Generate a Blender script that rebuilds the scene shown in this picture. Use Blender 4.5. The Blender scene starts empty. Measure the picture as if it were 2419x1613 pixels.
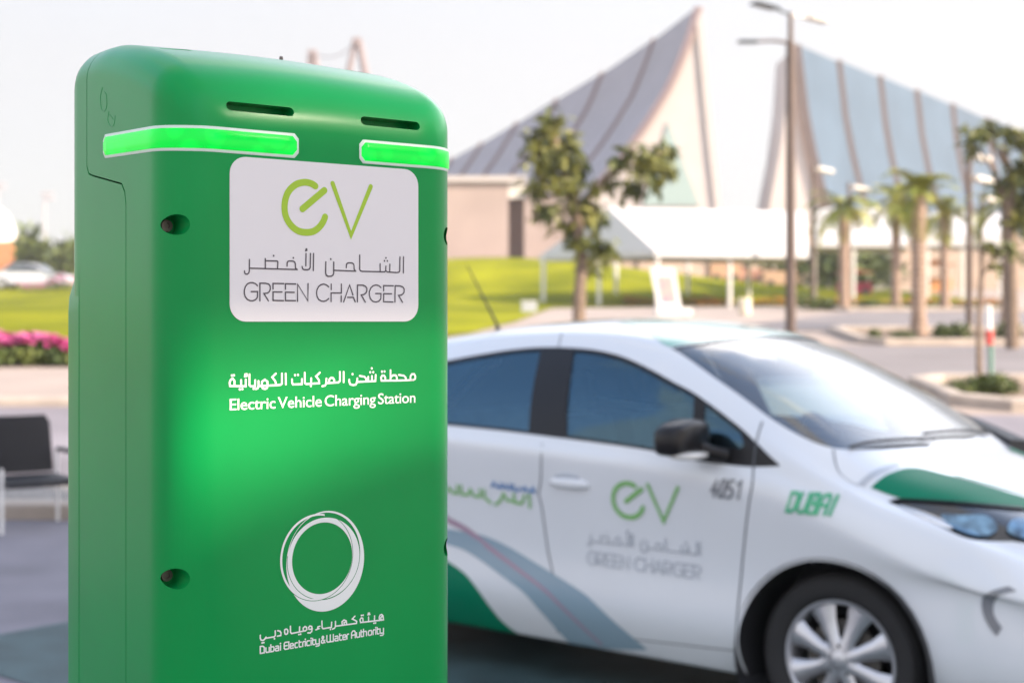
import bpy, bmesh, math, random
import numpy as np
from mathutils import Vector, Matrix, geometry
SC = bpy.context.scene
COL = SC.collection
R = math.radians
random.seed(7)

# ------------------------------------------------------------------ camera, sky, sun, exposure
CAM_H = 1.52
cam_d = bpy.data.cameras.new('camera'); cam = bpy.data.objects.new('camera', cam_d); COL.objects.link(cam)
cam.location = (0, 0, CAM_H); cam.rotation_euler = (R(90), 0, 0)
cam_d.sensor_width = 36; cam_d.lens = 50.0; cam_d.shift_y = -0.0208
cam_d.clip_start = .05; cam_d.clip_end = 5000
cam_d.dof.use_dof = True; cam_d.dof.focus_distance = 1.70; cam_d.dof.aperture_fstop = 4.8
SC.camera = cam
SUN_AZ, SUN_EL = R(114), R(27)          # azimuth clockwise from +Y
w = bpy.data.worlds.new('World'); SC.world = w; w.use_nodes = True
nt = w.node_tree; bg = nt.nodes['Background']
sky = nt.nodes.new('ShaderNodeTexSky'); sky.sky_type = 'NISHITA'; sky.sun_disc = False
sky.sun_elevation = SUN_EL; sky.sun_rotation = SUN_AZ
sky.air_density = 1.0; sky.dust_density = 1.2; sky.ozone_density = 1.2
# thin white haze lying over the blue: densest at the horizon, gone overhead
tc = nt.nodes.new('ShaderNodeTexCoord'); sp = nt.nodes.new('ShaderNodeSeparateXYZ'); nt.links.new(tc.outputs['Generated'], sp.inputs[0])
mr = nt.nodes.new('ShaderNodeMapRange'); mr.interpolation_type = 'SMOOTHSTEP'
for i, v in ((1, .24), (2, .74), (3, .95), (4, .22)): mr.inputs[i].default_value = v
nz = nt.nodes.new('ShaderNodeTexNoise'); nz.inputs['Scale'].default_value = 1.6; nz.inputs['Detail'].default_value = 3; nt.links.new(tc.outputs['Generated'], nz.inputs['Vector'])
ma = nt.nodes.new('ShaderNodeMath'); ma.operation = 'MULTIPLY_ADD'; ma.inputs[1].default_value = .14; nt.links.new(nz.outputs[0], ma.inputs[0]); nt.links.new(sp.outputs['Z'], ma.inputs[2])
nt.links.new(ma.outputs[0], mr.inputs[0])
mx = nt.nodes.new('ShaderNodeMix'); mx.data_type = 'RGBA'; nt.links.new(mr.outputs[0], mx.inputs['Factor'])
nt.links.new(sky.outputs[0], mx.inputs['A']); 
dt = nt.nodes.new('ShaderNodeVectorMath'); dt.operation = 'DOT_PRODUCT'; nt.links.new(tc.outputs['Generated'], dt.inputs[0]); dt.inputs[1].default_value = (.62, .78, 0)
def mrange(x, f0, f1, t0, t1):
    m = nt.nodes.new('ShaderNodeMapRange'); m.interpolation_type = 'SMOOTHSTEP'; nt.links.new(x, m.inputs[0])
    for i, v in ((1, f0), (2, f1), (3, t0), (4, t1)): m.inputs[i].default_value = v
    return m.outputs[0]
def math_(op, *a):
    m = nt.nodes.new('ShaderNodeMath'); m.operation = op
    for i, v in enumerate(a):
        if isinstance(v, (int, float)): m.inputs[i].default_value = v
        else: nt.links.new(v, m.inputs[i])
    return m.outputs[0]
# brighter towards the sun's side; out-of-frame patch ahead right and clouds added for glass reflections
D_, Z_ = dt.outputs['Value'], sp.outputs['Z']
glow = math_('ADD', mrange(D_, -.6, .45, 1.25, .80), math_('ADD', mrange(D_, .5, .95, 0, .10), math_('MULTIPLY', mrange(D_, .5, .95, 0, 4.6), mrange(Z_, .24, .40, 0, 1))))
n3 = nt.nodes.new('ShaderNodeTexNoise'); n3.inputs['Scale'].default_value = 2.6; n3.inputs['Detail'].default_value = 4; nt.links.new(tc.outputs['Generated'], n3.inputs['Vector'])
added_cloud = math_('MULTIPLY', mrange(n3.outputs[0], .46, .56, 0, .9), mrange(Z_, .26, .36, 0, 1))
nt.links.new(math_('MAXIMUM', mr.outputs[0], added_cloud), mx.inputs['Factor'])
vs = nt.nodes.new('ShaderNodeVectorMath'); vs.operation = 'SCALE'; vs.inputs[0].default_value = (1.79, 1.74, 1.74); nt.links.new(glow, vs.inputs['Scale'])
nt.links.new(vs.outputs[0], mx.inputs['B'])
nt.links.new(mx.outputs['Result'], bg.inputs[0]); bg.inputs[1].default_value = .15
sd = bpy.data.lights.new('sun', 'SUN'); so = bpy.data.objects.new('sun', sd); COL.objects.link(so)
sd.energy = 3.0; sd.angle = R(.53); sd.color = (1, .83, .66)
sdir = Vector((math.sin(SUN_AZ)*math.cos(SUN_EL), math.cos(SUN_AZ)*math.cos(SUN_EL), math.sin(SUN_EL)))
so.rotation_euler = sdir.to_track_quat('Z', 'Y').to_euler(); so.location = (30, -12, 20)
SC.view_settings.view_transform = 'Standard'; SC.view_settings.look = 'None'
SC.view_settings.gamma = 1; SC.view_settings.use_curve_mapping = False
SC.view_settings.exposure = 1.95
SC.cycles.use_denoising = True
SC.cycles.max_bounces = 8; SC.cycles.transparent_max_bounces = 12
SC.cycles.sample_clamp_indirect = 6
def pchip(xs, ys):
    xs=np.array(xs,float); ys=np.array(ys,float)
    h=np.diff(xs); d=np.diff(ys)/h; m=np.zeros(len(xs))
    for i in range(1,len(xs)-1):
        if d[i-1]*d[i]>0:
            w1=2*h[i]+h[i-1]; w2=h[i]+2*h[i-1]
            m[i]=(w1+w2)/(w1/d[i-1]+w2/d[i])
    m[0]=d[0]; m[-1]=d[-1]
    def f(x):
        x=np.clip(x,xs[0],xs[-1])
        i=np.clip(np.searchsorted(xs,x)-1,0,len(h)-1)
        t=(x-xs[i])/h[i]
        return ((1+2*t)*(1-t)**2*ys[i]+t*(1-t)**2*h[i]*m[i]+t*t*(3-2*t)*ys[i+1]+t*t*(t-1)*h[i]*m[i+1])
    return f
def _t(s):
    a=[tuple(float(q) for q in p.split(',')) for p in s.split()]
    a.sort(); return pchip([p[0] for p in a],[p[1] for p in a])
# x forward from the front axle, half width y, height z
ZC=_t('.86,.54 .83,.63 .77,.725 .65,.825 .5,.895 .35,.95 .2,.985 .13,1.005 .05,1.058 -.1,1.16 -.24,1.25 -.54,1.395 -.85,1.49 -1.1,1.522 -1.35,1.53 -1.75,1.512 -2.0,1.483 -2.4,1.43 -2.6,1.385 -2.8,1.31 -2.95,1.17 -3.1,1.0 -3.2,.8 -3.24,.55')
YR=_t('.86,.22 .8,.42 .7,.55 .5,.655 .3,.70 .1,.735 -.1,.755 -.25,.748 -.6,.70 -.9,.65 -1.2,.625 -1.6,.61 -2.1,.595 -2.5,.575 -2.8,.565 -3.0,.58 -3.15,.6 -3.24,.5')
ZR=_t('.86,.52 .8,.62 .7,.71 .5,.81 .3,.88 .15,.925 .05,.97 -.1,1.05 -.24,1.125 -.54,1.275 -.85,1.395 -1.2,1.435 -1.6,1.432 -2.0,1.405 -2.4,1.35 -2.7,1.27 -2.9,1.15 -3.05,.98 -3.15,.83 -3.24,.54')
YB=_t('.86,.30 .8,.55 .7,.665 .5,.765 .3,.805 0,.835 -.3,.84 -1,.852 -2,.852 -2.6,.825 -3,.745 -3.15,.66 -3.24,.53')
ZB=_t('.86,.50 .8,.585 .7,.65 .5,.725 .3,.79 .1,.86 -.1,.925 -.22,.965 -.5,.99 -1.2,1.02 -1.85,1.045 -2.4,1.09 -2.8,1.05 -3.0,.93 -3.15,.78 -3.24,.52')
YS=_t('.86,.34 .8,.60 .7,.71 .5,.80 .3,.84 0,.862 -1,.868 -2,.87 -2.6,.85 -3,.78 -3.15,.70 -3.24,.55')
def section(x):
    zc,yr,zr,yb,zb,ys=ZC(x),YR(x),ZR(x),YB(x),ZB(x),YS(x)
    fr=np.clip((x-.5)/.36,0,1)
    zs=zb-.10*(1-fr)-.03*fr
    zm=.60*(1-fr)+.46*fr; zl=.38*(1-fr)+.33*fr; zsl=.215; k=ys/.868
    return np.array([(0,zc),(yr*.5,zc-(zc-zr)*.14),(yr*.86,zc-(zc-zr)*.56),(yr+.012,zr-.025*(1-fr)),
        (yr+(yb-yr)*.55+.014*(1-fr),zr+(zb-zr)*.52),(yb,zb),(ys,zs),(ys-.020*k,zm),(ys-.008*k,zl),(ys-.055*k,zsl+.02),(ys-.12*k,zsl-.02),(ys*.6,zsl-.035)])
NV=11
def _spl(P):
    n=len(P); A=np.zeros((n,n)); B=np.zeros((n,2))
    A[0,0]=1; A[-1,-1]=2; A[-1,-2]=1
    # symmetric start: dz/dv=0, dy/dv free
    B[0]=(P[1]-P[0])*np.array([1,0]); B[-1]=3*(P[-1]-P[-2])
    for i in range(1,n-1):
        A[i,i-1]=1;A[i,i]=4;A[i,i+1]=1;B[i]=3*(P[i+1]-P[i-1])
    return np.linalg.solve(A,B)
_cache={}
def _sec(x):
    k=round(float(x),4)
    if k not in _cache:
        P=section(k); _cache[k]=(P,_spl(P))
    return _cache[k]
def S(x,v):
    "car-frame point; v<0 is the right-hand (near) side, y to the left"
    P,M=_sec(x); a=min(abs(v),NV-1e-9); i=int(a); t=a-i
    p=(1+2*t)*(1-t)**2*P[i]+t*(1-t)**2*M[i]+t*t*(3-2*t)*P[i+1]+t*t*(t-1)*M[i+1]
    return np.array([x,p[0]*(1 if v>0 else -1),p[1]])
def SN(x,v):
    e=.01; a=S(min(x+e,.86),v)-S(max(x-e,-3.24),v); b=S(x,max(-NV,v-.03))-S(x,min(NV,v+.03))
    n=np.cross(a,b); l=np.linalg.norm(n); n=n/l if l>1e-12 else np.array([0,0,1.])
    c=S(x,v)-np.array([x,0,.6])
    return n if np.dot(n,c)>=0 else -n
AR_LABEL=[[(97,1590.7),(96.9,1577.3),(96,1574.7),(94,1573.4),(92,1573.7),(90.8,1574.9),(90.7,1577.2)],[(97,1580.5),(159.8,1580.3)],[(117.5,1592.1),(117.5,1580.7)],[(117.5,1589.6),(132.9,1589.8),(133.9,1588.9),(133.5,1580.7)],[(128.3,1596),(128.4,1595.7)],[(146.1,1584.1),(146.2,1587.9),(147.1,1589.5),(149,1590.2),(154.1,1590.2),(156.2,1589.2),(157.1,1587),(157.3,1581.9),(159.4,1580.4)],[(154.3,1594.1),(154.4,1593.9)],[(171.6,1599.7),(171.4,1585)],[(170.8,1602.9),(172.9,1603.6)],[(172.6,1605.3),(171.6,1605),(171.4,1604.1),(172.2,1603.5)],[(177.5,1599.9),(177.2,1583.2),(176,1581.1),(173.5,1580.3),(169,1580.3),(166.9,1581.4),(166.2,1584)],[(181.8,1600),(181.4,1579.5)],[(198.6,1590.4),(198.3,1577),(199.3,1574.1),(201.9,1573),(206.1,1573.2),(208.5,1574.6),(209.5,1577.2),(209.6,1590.4)],[(205.3,1594),(205.4,1593.7)],[(209.6,1580.4),(240.6,1580)],[(227.1,1583.9),(227.3,1587.9),(228.5,1589.4),(231,1590),(235.3,1589.9),(237.3,1588.8),(238.1,1586.6),(238.2,1582.2),(240.4,1580.1)],[(246.2,1599.9),(246.1,1582.5),(247.1,1580.7),(249.6,1580),(281.4,1580)],[(275.6,1589.9),(275.6,1580.2)],[(284,1587.1),(283.7,1581.6),(282.1,1580)],[(283.7,1581.6),(285.7,1580),(300,1579.5),(303.2,1580.1),(304.4,1581.8),(304.7,1599.3)],[(289.8,1589.7),(289.5,1579.9)],[(281.9,1593.8),(282,1593.5)],[(286,1593.9),(286.2,1593.6)],[(284,1597.5),(284.1,1597.2)],[(310,1599.5),(309.7,1579.2)]]
EN_LABEL=[[(107.4,1560.2),(104.9,1562.5),(101.3,1563.7),(97.8,1563.6),(94.2,1562),(91.7,1558.8),(90.5,1554.6),(90.5,1550.9),(91.7,1547.2),(94.2,1544.2),(97.8,1542.7),(101.3,1542.6),(104.9,1543.9),(106.9,1546.2),(107.4,1547.9),(107.4,1553.4),(99.3,1553.3)],[(110.5,1542.6),(110.5,1563.2),(117.7,1563.3),(121.9,1562.4),(123.9,1560),(124.1,1556.9),(122.9,1553.6),(120.3,1551.7),(115.7,1551.3),(121.5,1542.7)],[(141.7,1563.2),(127.6,1563.2),(127.6,1556.6)],[(139.4,1553.3),(127.6,1553.2),(127.6,1543.2),(141.4,1543.1)],[(157.5,1563),(144,1563.1),(144,1556.7)],[(155.6,1553.1),(144,1553.1),(144,1543.2),(157.3,1543.2)],[(160.1,1542.5),(160.1,1563),(174,1543.1),(174.3,1563.7)],[(202.6,1560.3),(199.5,1562.5),(195.7,1563.6),(191.9,1562.7),(188.6,1560.3),(186.4,1556.3),(185.9,1552.5),(186.7,1548.2),(188.8,1544.9),(192.4,1543),(196.2,1542.7),(199.7,1543.8),(202.6,1546.1)],[(206.1,1563.7),(206.1,1557)],[(205.9,1542.6),(205.9,1552.9),(220.2,1553),(220.2,1563.9)],[(220,1549.5),(220,1542.4)],[(223.4,1542.3),(231.8,1563),(236.5,1550.9)],[(228.8,1547.8),(237.2,1547.9),(239.7,1542.4)],[(242.8,1542.4),(243,1563),(250.7,1563),(254.3,1561.8),(256.4,1559.1),(256.4,1556.2),(254.7,1553.2),(251.8,1551.5),(248.2,1551),(254.1,1542.3)],[(276.8,1560.4),(273.6,1562.8),(269.5,1563.5),(265.5,1562.5),(262.1,1559.7),(260,1555.3),(260,1550.9),(261.5,1546.5),(264.9,1543.3),(269.5,1542.4),(273.6,1543.4),(276.4,1546.1),(276.8,1548.1),(276.8,1553),(269,1552.9)],[(294.7,1562.9),(280.7,1562.9),(280.7,1556.5)],[(292.3,1552.9),(280.7,1552.8),(280.7,1542.9),(294.4,1542.6)],[(297.3,1542.6),(297.6,1562.9),(305,1562.8),(309.1,1561.6),(311.1,1558.9),(310.9,1555.4),(309.1,1552.7),(306.1,1551.3),(302.6,1551),(308.5,1542.4)]]
EV_E=[[(184.3,1681.1),(178.6,1683.8),(170.1,1684.8),(160.2,1682.4),(152.4,1677.3),(146.6,1670),(143.7,1661.8),(142.8,1654.3),(143.7,1645.7),(147.2,1637.8),(153.1,1631.1),(160.9,1626.4),(170.7,1624.9),(180.6,1626.2),(188.6,1631),(194.6,1638),(197.6,1644.6)],[(196.6,1676.5),(166.8,1652.8)]]
EV_V=[[(208,1685.7),(233.9,1623.6),(262,1684.9)]]
AR_MID=[[(324.5,1444.5),(320.9,1445.1),(320.9,1449.3),(322.9,1451.9),(326.4,1452),(328.1,1449.4),(327.9,1446),(325.1,1444.5),(300.6,1444.5)],[(303.5,1451.5),(310.9,1450.3),(313.7,1447.9),(313.9,1444.6)],[(291.2,1457.6),(291.2,1444.8)],[(300.6,1444.5),(300.4,1448.8),(298.6,1451.2),(294.9,1451.3),(291.2,1448.3)],[(300.6,1444.5),(277.9,1444.9),(277.2,1449),(279.1,1451.3),(281.9,1451),(283.5,1448.6),(283.5,1444.9)],[(278.5,1456.2),(278.6,1456)],[(282.3,1456.3),(282.4,1456.1)],[(263.8,1460.6),(264,1460.4)],[(261.7,1455.8),(261.8,1455.6)],[(266,1455.8),(266.1,1455.6)],[(269.5,1452.3),(269.1,1444.7),(242.1,1444.2)],[(264.1,1451),(264.1,1444.5)],[(258.7,1450.1),(258.7,1444.5)],[(246.5,1451.6),(253.1,1450.4),(255.7,1448.1),(256,1444.6)],[(243.2,1448.6),(243,1444.3),(241.2,1441.2),(237.1,1440.4),(233,1441.8),(231.7,1444.8),(231.7,1447.3)],[(236.3,1454.1),(236.4,1453.8)],[(223.8,1457),(223.8,1444.5)],[(218.5,1457.1),(218.5,1446),(216.5,1444.4),(199.5,1443.9),(198.1,1441.1),(194.1,1440.4)],[(203.4,1444.4),(203.9,1448.4),(206.4,1450.3),(209.2,1449.7),(210.7,1447.4),(210.3,1444.4)],[(199.8,1449.5),(199.5,1443.9)],[(190.7,1456.9),(185.4,1452.5),(187.5,1450.2),(189.5,1447.7),(189.8,1444.1),(172,1443.6),(170.1,1445.1),(170.1,1457.2)],[(179,1450.4),(178.8,1444)],[(178.4,1441.3),(178.6,1441)],[(166.4,1449.7),(166.1,1443.6),(154.2,1443.6),(153.2,1445.9),(153.1,1449.7)],[(157,1454.7),(157.1,1454.5)],[(161,1454.9),(161.1,1454.7)],[(144.6,1456.7),(144.8,1444)],[(139.6,1456.9),(139.6,1444.9),(137.4,1443.6),(131.9,1443.3)],[(131.7,1457),(126.8,1452.9),(130.2,1449),(131.5,1446.5),(131.7,1443.3),(109,1442.9),(107.9,1440.3),(105.6,1439.6)],[(113.3,1443.3),(113.5,1447.9),(117.2,1450.2),(120.6,1447.9),(120.8,1443.3)],[(113.5,1442.9),(114.4,1440.1),(117.6,1439.3),(120.2,1440.5),(120.6,1443.1)],[(109,1448.8),(109,1443)],[(104.7,1449.9),(104.5,1442.9),(98.9,1442.9),(97.3,1444.3),(97.3,1456.8)],[(102.6,1440.2),(102.7,1439.9)],[(92.5,1451),(92.5,1443.1),(72.6,1444),(72,1447.9),(73.5,1451.3),(76,1452.5),(78.2,1449.8),(78.2,1443.9)],[(91.3,1454.7),(94.3,1455.2)],[(93.9,1457.3),(92,1457),(92,1455.8),(93.2,1455)],[(86.7,1450.4),(86.7,1443.2)],[(84.9,1440),(85,1439.7)],[(88.2,1440.1),(88.3,1439.9)],[(74.9,1456.2),(75,1455.9)],[(77.4,1456.4),(77.5,1456.2)]]
EN_MID=[(72.2,1416),(328.2,1417.5),(72.2,1429.9)]
AR_LOW=[[(275.4,1147.6),(274.6,1151.5),(275.9,1154.3),(278.4,1154.7),(280.3,1152.7),(280.8,1147.7),(247.9,1148.6),(247,1152.1),(248.7,1154.2),(251,1153.4),(251.5,1148.4)],[(277.6,1147.9),(276.8,1150.8),(278.3,1152.3),(280.1,1151.5)],[(267.9,1154.3),(267.7,1147.9)],[(266.9,1145.4),(267.1,1145.3)],[(269.2,1145.5),(269.4,1145.3)],[(259.2,1154),(259.2,1148.3)],[(258.1,1156.9),(261.1,1157)],[(260.6,1158.6),(258.9,1158.7),(258.8,1157.9),(259.7,1157)],[(249,1157.2),(249.2,1157)],[(251.3,1157.2),(251.5,1157.1)],[(239.7,1157.4),(236,1154.5),(240,1152.3),(242.3,1150.7),(241.9,1148.4),(212.4,1148.7),(211.1,1146.5),(208.4,1145.8)],[(221.9,1148.7),(221.4,1152.9),(224.2,1154.8),(227.4,1153.3),(228.1,1148.7)],[(224.8,1148.9),(224.2,1151.5),(226.5,1152.2)],[(212.3,1154.5),(212.3,1148.8)],[(207.1,1154.2),(206.7,1148.1),(195.4,1147.9),(193.9,1149.5),(193.6,1157.3)],[(205.4,1145.9),(205.5,1145.8)],[(190.9,1151.4),(188.1,1151),(187.6,1149.5),(190,1148.6),(185.4,1147.9)],[(175.8,1149.9),(175.4,1152.1),(177.2,1153.6),(179.6,1152.6),(180.2,1150.2),(177.9,1149.4),(175.8,1149.9)],[(180.2,1150.2),(179.7,1146.8),(177.6,1145.2),(174.4,1145.7)],[(168.2,1148.6),(168,1152.2),(170.4,1153.8),(172.5,1152.6),(173,1149.8),(171.1,1148.6),(168,1148.6),(152.4,1147.8),(151,1149.5),(150.9,1156.6)],[(163.2,1154.3),(163,1148.5)],[(162.3,1145.3),(162.4,1145.2)],[(164.5,1145.5),(164.7,1145.3)],[(145.3,1154.1),(143.4,1153.5),(143.1,1151),(143.8,1148.5),(145.3,1147.8),(147,1148.4),(147.6,1150.9),(146.9,1153.2),(145.3,1154.1)],[(134.1,1153.6),(137,1152.7),(138.5,1150.3),(138.2,1147.4),(133.6,1147.2)],[(130.8,1153.8),(130.9,1148.4),(129.5,1147),(117.3,1146.8)],[(129.7,1144.8),(129.8,1144.7)],[(118.7,1148.1),(117.2,1145.9),(114.6,1144.7),(112.2,1145.6),(111.2,1148),(111.3,1151.2)],[(113.7,1142),(113.9,1141.8)],[(115.8,1142.1),(116,1142)]]
EN_LOW=[[(111.3,1129.9),(111.3,1138),(114.5,1138),(116.5,1136.4),(116.5,1130),(111.3,1129.9)],[(118.6,1135.4),(118.6,1131.1),(119.5,1130),(123,1130),(123,1135.4)],[(125,1138.2),(125,1130),(128.4,1130.1),(129.2,1131.2),(129.2,1134.4),(128.4,1135.5),(125,1135.5)],[(131.5,1135.5),(134.4,1135.6),(135.3,1134.5),(135.3,1130.1),(131.9,1130.1),(131,1131),(131,1132.3),(131.9,1133.1),(135.3,1133.1)],[(137.7,1130.2),(137.7,1135.6)],[(137.7,1137.8),(137.7,1138.1)],[(147.2,1138.4),(143.7,1138.4),(142.6,1137),(142.6,1131.6),(143.7,1130.2),(147.2,1130.2)],[(142.6,1134.3),(146.7,1134.3)],[(148.8,1130.3),(148.8,1138.5)],[(154.9,1130.3),(151.4,1130.3),(150.6,1131.4),(150.6,1134.7),(151.4,1135.8),(154,1135.8),(154.9,1134.7),(154.9,1133.1),(150.6,1133)],[(160.4,1135.9),(157.7,1135.8),(157,1134.7),(157,1131.4),(157.7,1130.3),(160.4,1130.4)],[(162.6,1138),(162.6,1131.5),(163.2,1130.4),(165.3,1130.4)],[(162.6,1135.9),(165.3,1135.9)],[(167.4,1130.4),(167.4,1134.7),(168.1,1136),(169.6,1136)],[(171,1130.5),(171,1136)],[(171,1138.2),(171,1138.5)],[(176.8,1136),(173.6,1136),(172.9,1134.9),(172.9,1131.6),(173.6,1130.5),(176.8,1130.5)],[(178.8,1130.5),(178.8,1136.1)],[(178.8,1138.3),(178.8,1138.6)],[(180.8,1138.2),(180.8,1131.7),(181.5,1130.6),(183.7,1130.6)],[(180.8,1136.1),(183.7,1136.1)],[(185.1,1136.1),(185.1,1131.7),(186.1,1130.6),(190.1,1130.6)],[(190.1,1136.2),(190.1,1129),(189.1,1128.1),(185.6,1128.1)],[(197.7,1130.7),(193.9,1136.5),(193.9,1138.2),(194.9,1138.9),(195.9,1138.2),(195.9,1136.8),(193,1133.2),(193,1131.5),(194.2,1130.7),(195.6,1130.7),(197.7,1133.8)],[(200.4,1139),(200.4,1131.9),(201.8,1130.8),(209.4,1130.8),(209.4,1139.1)],[(205.1,1130.8),(205.1,1139)],[(211.9,1136.4),(215,1136.5),(215.9,1135.4),(215.9,1130.9),(212.4,1130.9),(211.5,1131.8),(211.5,1133.1),(212.4,1133.9),(215.9,1134)],[(218.1,1138.6),(218.1,1132),(218.8,1130.9),(221.1,1130.9)],[(218.1,1136.5),(221.1,1136.6)],[(226.8,1131),(223.5,1131),(222.7,1132.1),(222.7,1135.4),(223.5,1136.6),(226,1136.6),(226.8,1135.5),(226.8,1133.8),(222.7,1133.8)],[(228.4,1131),(228.4,1135.4),(229.1,1136.6),(230.8,1136.7)],[(234.9,1131.1),(234.9,1137.6),(236.8,1139.6),(238.9,1139.6),(240.2,1138),(240.2,1131.1)],[(234.9,1134.6),(240.2,1134.6)],[(241.9,1136.8),(241.9,1132.3),(242.8,1131.1),(246.4,1131.2),(246.4,1136.8)],[(248.4,1139),(248.4,1132.3),(248.9,1131.2),(250.7,1131.2)],[(248.4,1136.9),(250.7,1136.9)],[(252,1131.2),(252,1139.7)],[(252,1136.9),(255.4,1136.9),(256.3,1135.8),(256.3,1131.3)],[(259.9,1131.3),(258.9,1132.4),(258.9,1135.8),(259.9,1137),(262.8,1137),(263.7,1135.9),(263.7,1132.5),(262.8,1131.3),(259.9,1131.3)],[(265.7,1131.4),(265.7,1135.8),(266.4,1137.1),(267.9,1137.1)],[(269.6,1131.4),(269.6,1137.1)],[(269.6,1139.4),(269.6,1139.7)],[(271.7,1139.3),(271.7,1132.6),(272.3,1131.4),(274.4,1131.4)],[(271.7,1137.1),(274.4,1137.2)],[(275.9,1137.2),(275.9,1132.6),(276.9,1131.5),(280.8,1131.5)],[(280.8,1137.2),(280.8,1129.8),(279.8,1128.9),(276.4,1128.9)]]
RINGS={'H':[194.52,1233.02,41.4,43.05],'O4':[196.55,1232.63,49.6,49.05],'O1':[186.85,1235.1,49.6,52.05],'I1':[187.72,1235.01,47.7,49.85],'O3':[199.14,1229.01,53.65,60.6],'I3':[197.46,1235.09,49.6,52.55]}
DLO_TOP=[(-1.978,-3.341),(-1.935,-3.311),(-1.873,-3.269),(-1.807,-3.23),(-1.738,-3.191),(-1.665,-3.143),(-1.599,-3.099),(-1.542,-3.064),(-1.491,-3.044),(-1.44,-3.033),(-1.388,-3.03),(-1.336,-3.035),(-1.286,-3.045),(-1.239,-3.059),(-1.192,-3.078),(-1.146,-3.1),(-1.099,-3.12),(-1.053,-3.141),(-1.006,-3.169),(-0.959,-3.208),(-0.911,-3.253),(-0.863,-3.303),(-0.816,-3.347),(-0.77,-3.378),(-0.725,-3.395),(-0.684,-3.393),(-0.645,-3.386),(-0.598,-3.397),(-0.535,-3.451),(-0.464,-3.537),(-0.409,-3.623),(-0.38,-3.682),(-0.363,-3.732),(-0.338,-3.824),(-0.291,-4.029),(-0.238,-4.324),(-0.201,-4.556)]
DLO_BOT=[(-1.809,-4.823),(-1.724,-4.816),(-1.605,-4.811),(-1.497,-4.81),(-1.419,-4.814),(-1.351,-4.82),(-1.274,-4.827),(-1.177,-4.832),(-1.072,-4.838),(-0.974,-4.845),(-0.886,-4.854),(-0.803,-4.865),(-0.736,-4.88),(-0.693,-4.913),(-0.664,-4.96),(-0.619,-4.996),(-0.541,-5.009),(-0.449,-5.001),(-0.376,-4.977),(-0.335,-4.944),(-0.311,-4.902),(-0.286,-4.849),(-0.254,-4.763),(-0.222,-4.655),(-0.201,-4.556)]
PILLAR_R=[(-1.44,-3.033),(-1.42,-3.304),(-1.396,-3.61),(-1.376,-3.894),(-1.361,-4.199),(-1.352,-4.535),(-1.347,-4.82)]
PILLAR_F=[(-1.286,-3.045),(-1.268,-3.297),(-1.246,-3.586),(-1.224,-3.865),(-1.202,-4.18),(-1.182,-4.532),(-1.17,-4.833)]
QTR_R=[(-0.596,-3.388),(-0.588,-3.512),(-0.578,-3.692),(-0.566,-3.916),(-0.553,-4.231),(-0.54,-4.617),(-0.532,-4.966)]
QTR_F=[(-0.571,-3.397),(-0.565,-3.503),(-0.556,-3.658),(-0.546,-3.872),(-0.533,-4.199),(-0.521,-4.602),(-0.512,-4.966)]
SWOOSH_T=[(-1.795,-6.942),(-1.765,-6.944),(-1.722,-6.948),(-1.68,-6.953),(-1.647,-6.957),(-1.614,-6.962),(-1.579,-6.977),(-1.539,-7.003),(-1.496,-7.041),(-1.45,-7.086),(-1.4,-7.146),(-1.349,-7.216),(-1.301,-7.284),(-1.263,-7.34),(-1.23,-7.39),(-1.192,-7.452),(-1.146,-7.533),(-1.096,-7.627),(-1.051,-7.731),(-1.015,-7.846),(-0.983,-7.971),(-0.953,-8.096),(-0.923,-8.217),(-0.894,-8.34),(-0.865,-8.468),(-0.835,-8.62),(-0.805,-8.79),(-0.785,-8.932)]
SWOOSH_B=[(-1.794,-7.164),(-1.771,-7.175),(-1.737,-7.191),(-1.702,-7.218),(-1.669,-7.258),(-1.635,-7.307),(-1.599,-7.367),(-1.561,-7.438),(-1.521,-7.521),(-1.482,-7.608),(-1.443,-7.695),(-1.404,-7.785),(-1.37,-7.882),(-1.344,-7.985),(-1.323,-8.093),(-1.304,-8.204),(-1.284,-8.318),(-1.264,-8.438),(-1.246,-8.566),(-1.228,-8.716),(-1.21,-8.892),(-1.195,-9.081),(-1.183,-9.283),(-1.181,-9.629)]
PINK=[(-1.791,-6.838),(-1.762,-6.86),(-1.721,-6.892),(-1.68,-6.935),(-1.643,-6.987),(-1.605,-7.052),(-1.563,-7.125),(-1.515,-7.208),(-1.462,-7.303),(-1.41,-7.405),(-1.357,-7.516),(-1.304,-7.634),(-1.261,-7.745),(-1.233,-7.832),(-1.214,-7.908),(-1.192,-8),(-1.162,-8.124),(-1.131,-8.269),(-1.099,-8.427),(-1.065,-8.624),(-1.031,-8.867),(-1.008,-9.097)]
GREEN_T=[(-1.791,-7.455),(-1.763,-7.505),(-1.724,-7.58),(-1.689,-7.667),(-1.663,-7.764),(-1.641,-7.875),(-1.62,-7.99),(-1.602,-8.106),(-1.585,-8.226),(-1.57,-8.347),(-1.555,-8.47),(-1.541,-8.596),(-1.526,-8.726),(-1.509,-8.858),(-1.491,-8.998),(-1.474,-9.151),(-1.46,-9.308),(-1.45,-9.511)]
HOOD_T=[(0.104,-2.803),(0.107,-2.615),(0.112,-2.378),(0.117,-2.17),(0.121,-2.005),(0.126,-1.857),(0.129,-1.723),(0.133,-1.607),(0.136,-1.506),(0.142,-1.419),(0.15,-1.351),(0.16,-1.297),(0.178,-1.254),(0.206,-1.219),(0.242,-1.197),(0.28,-1.187),(0.319,-1.174),(0.357,-1.148),(0.393,-1.108),(0.431,-1.054),(0.467,-0.995),(0.491,-0.95)]
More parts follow.
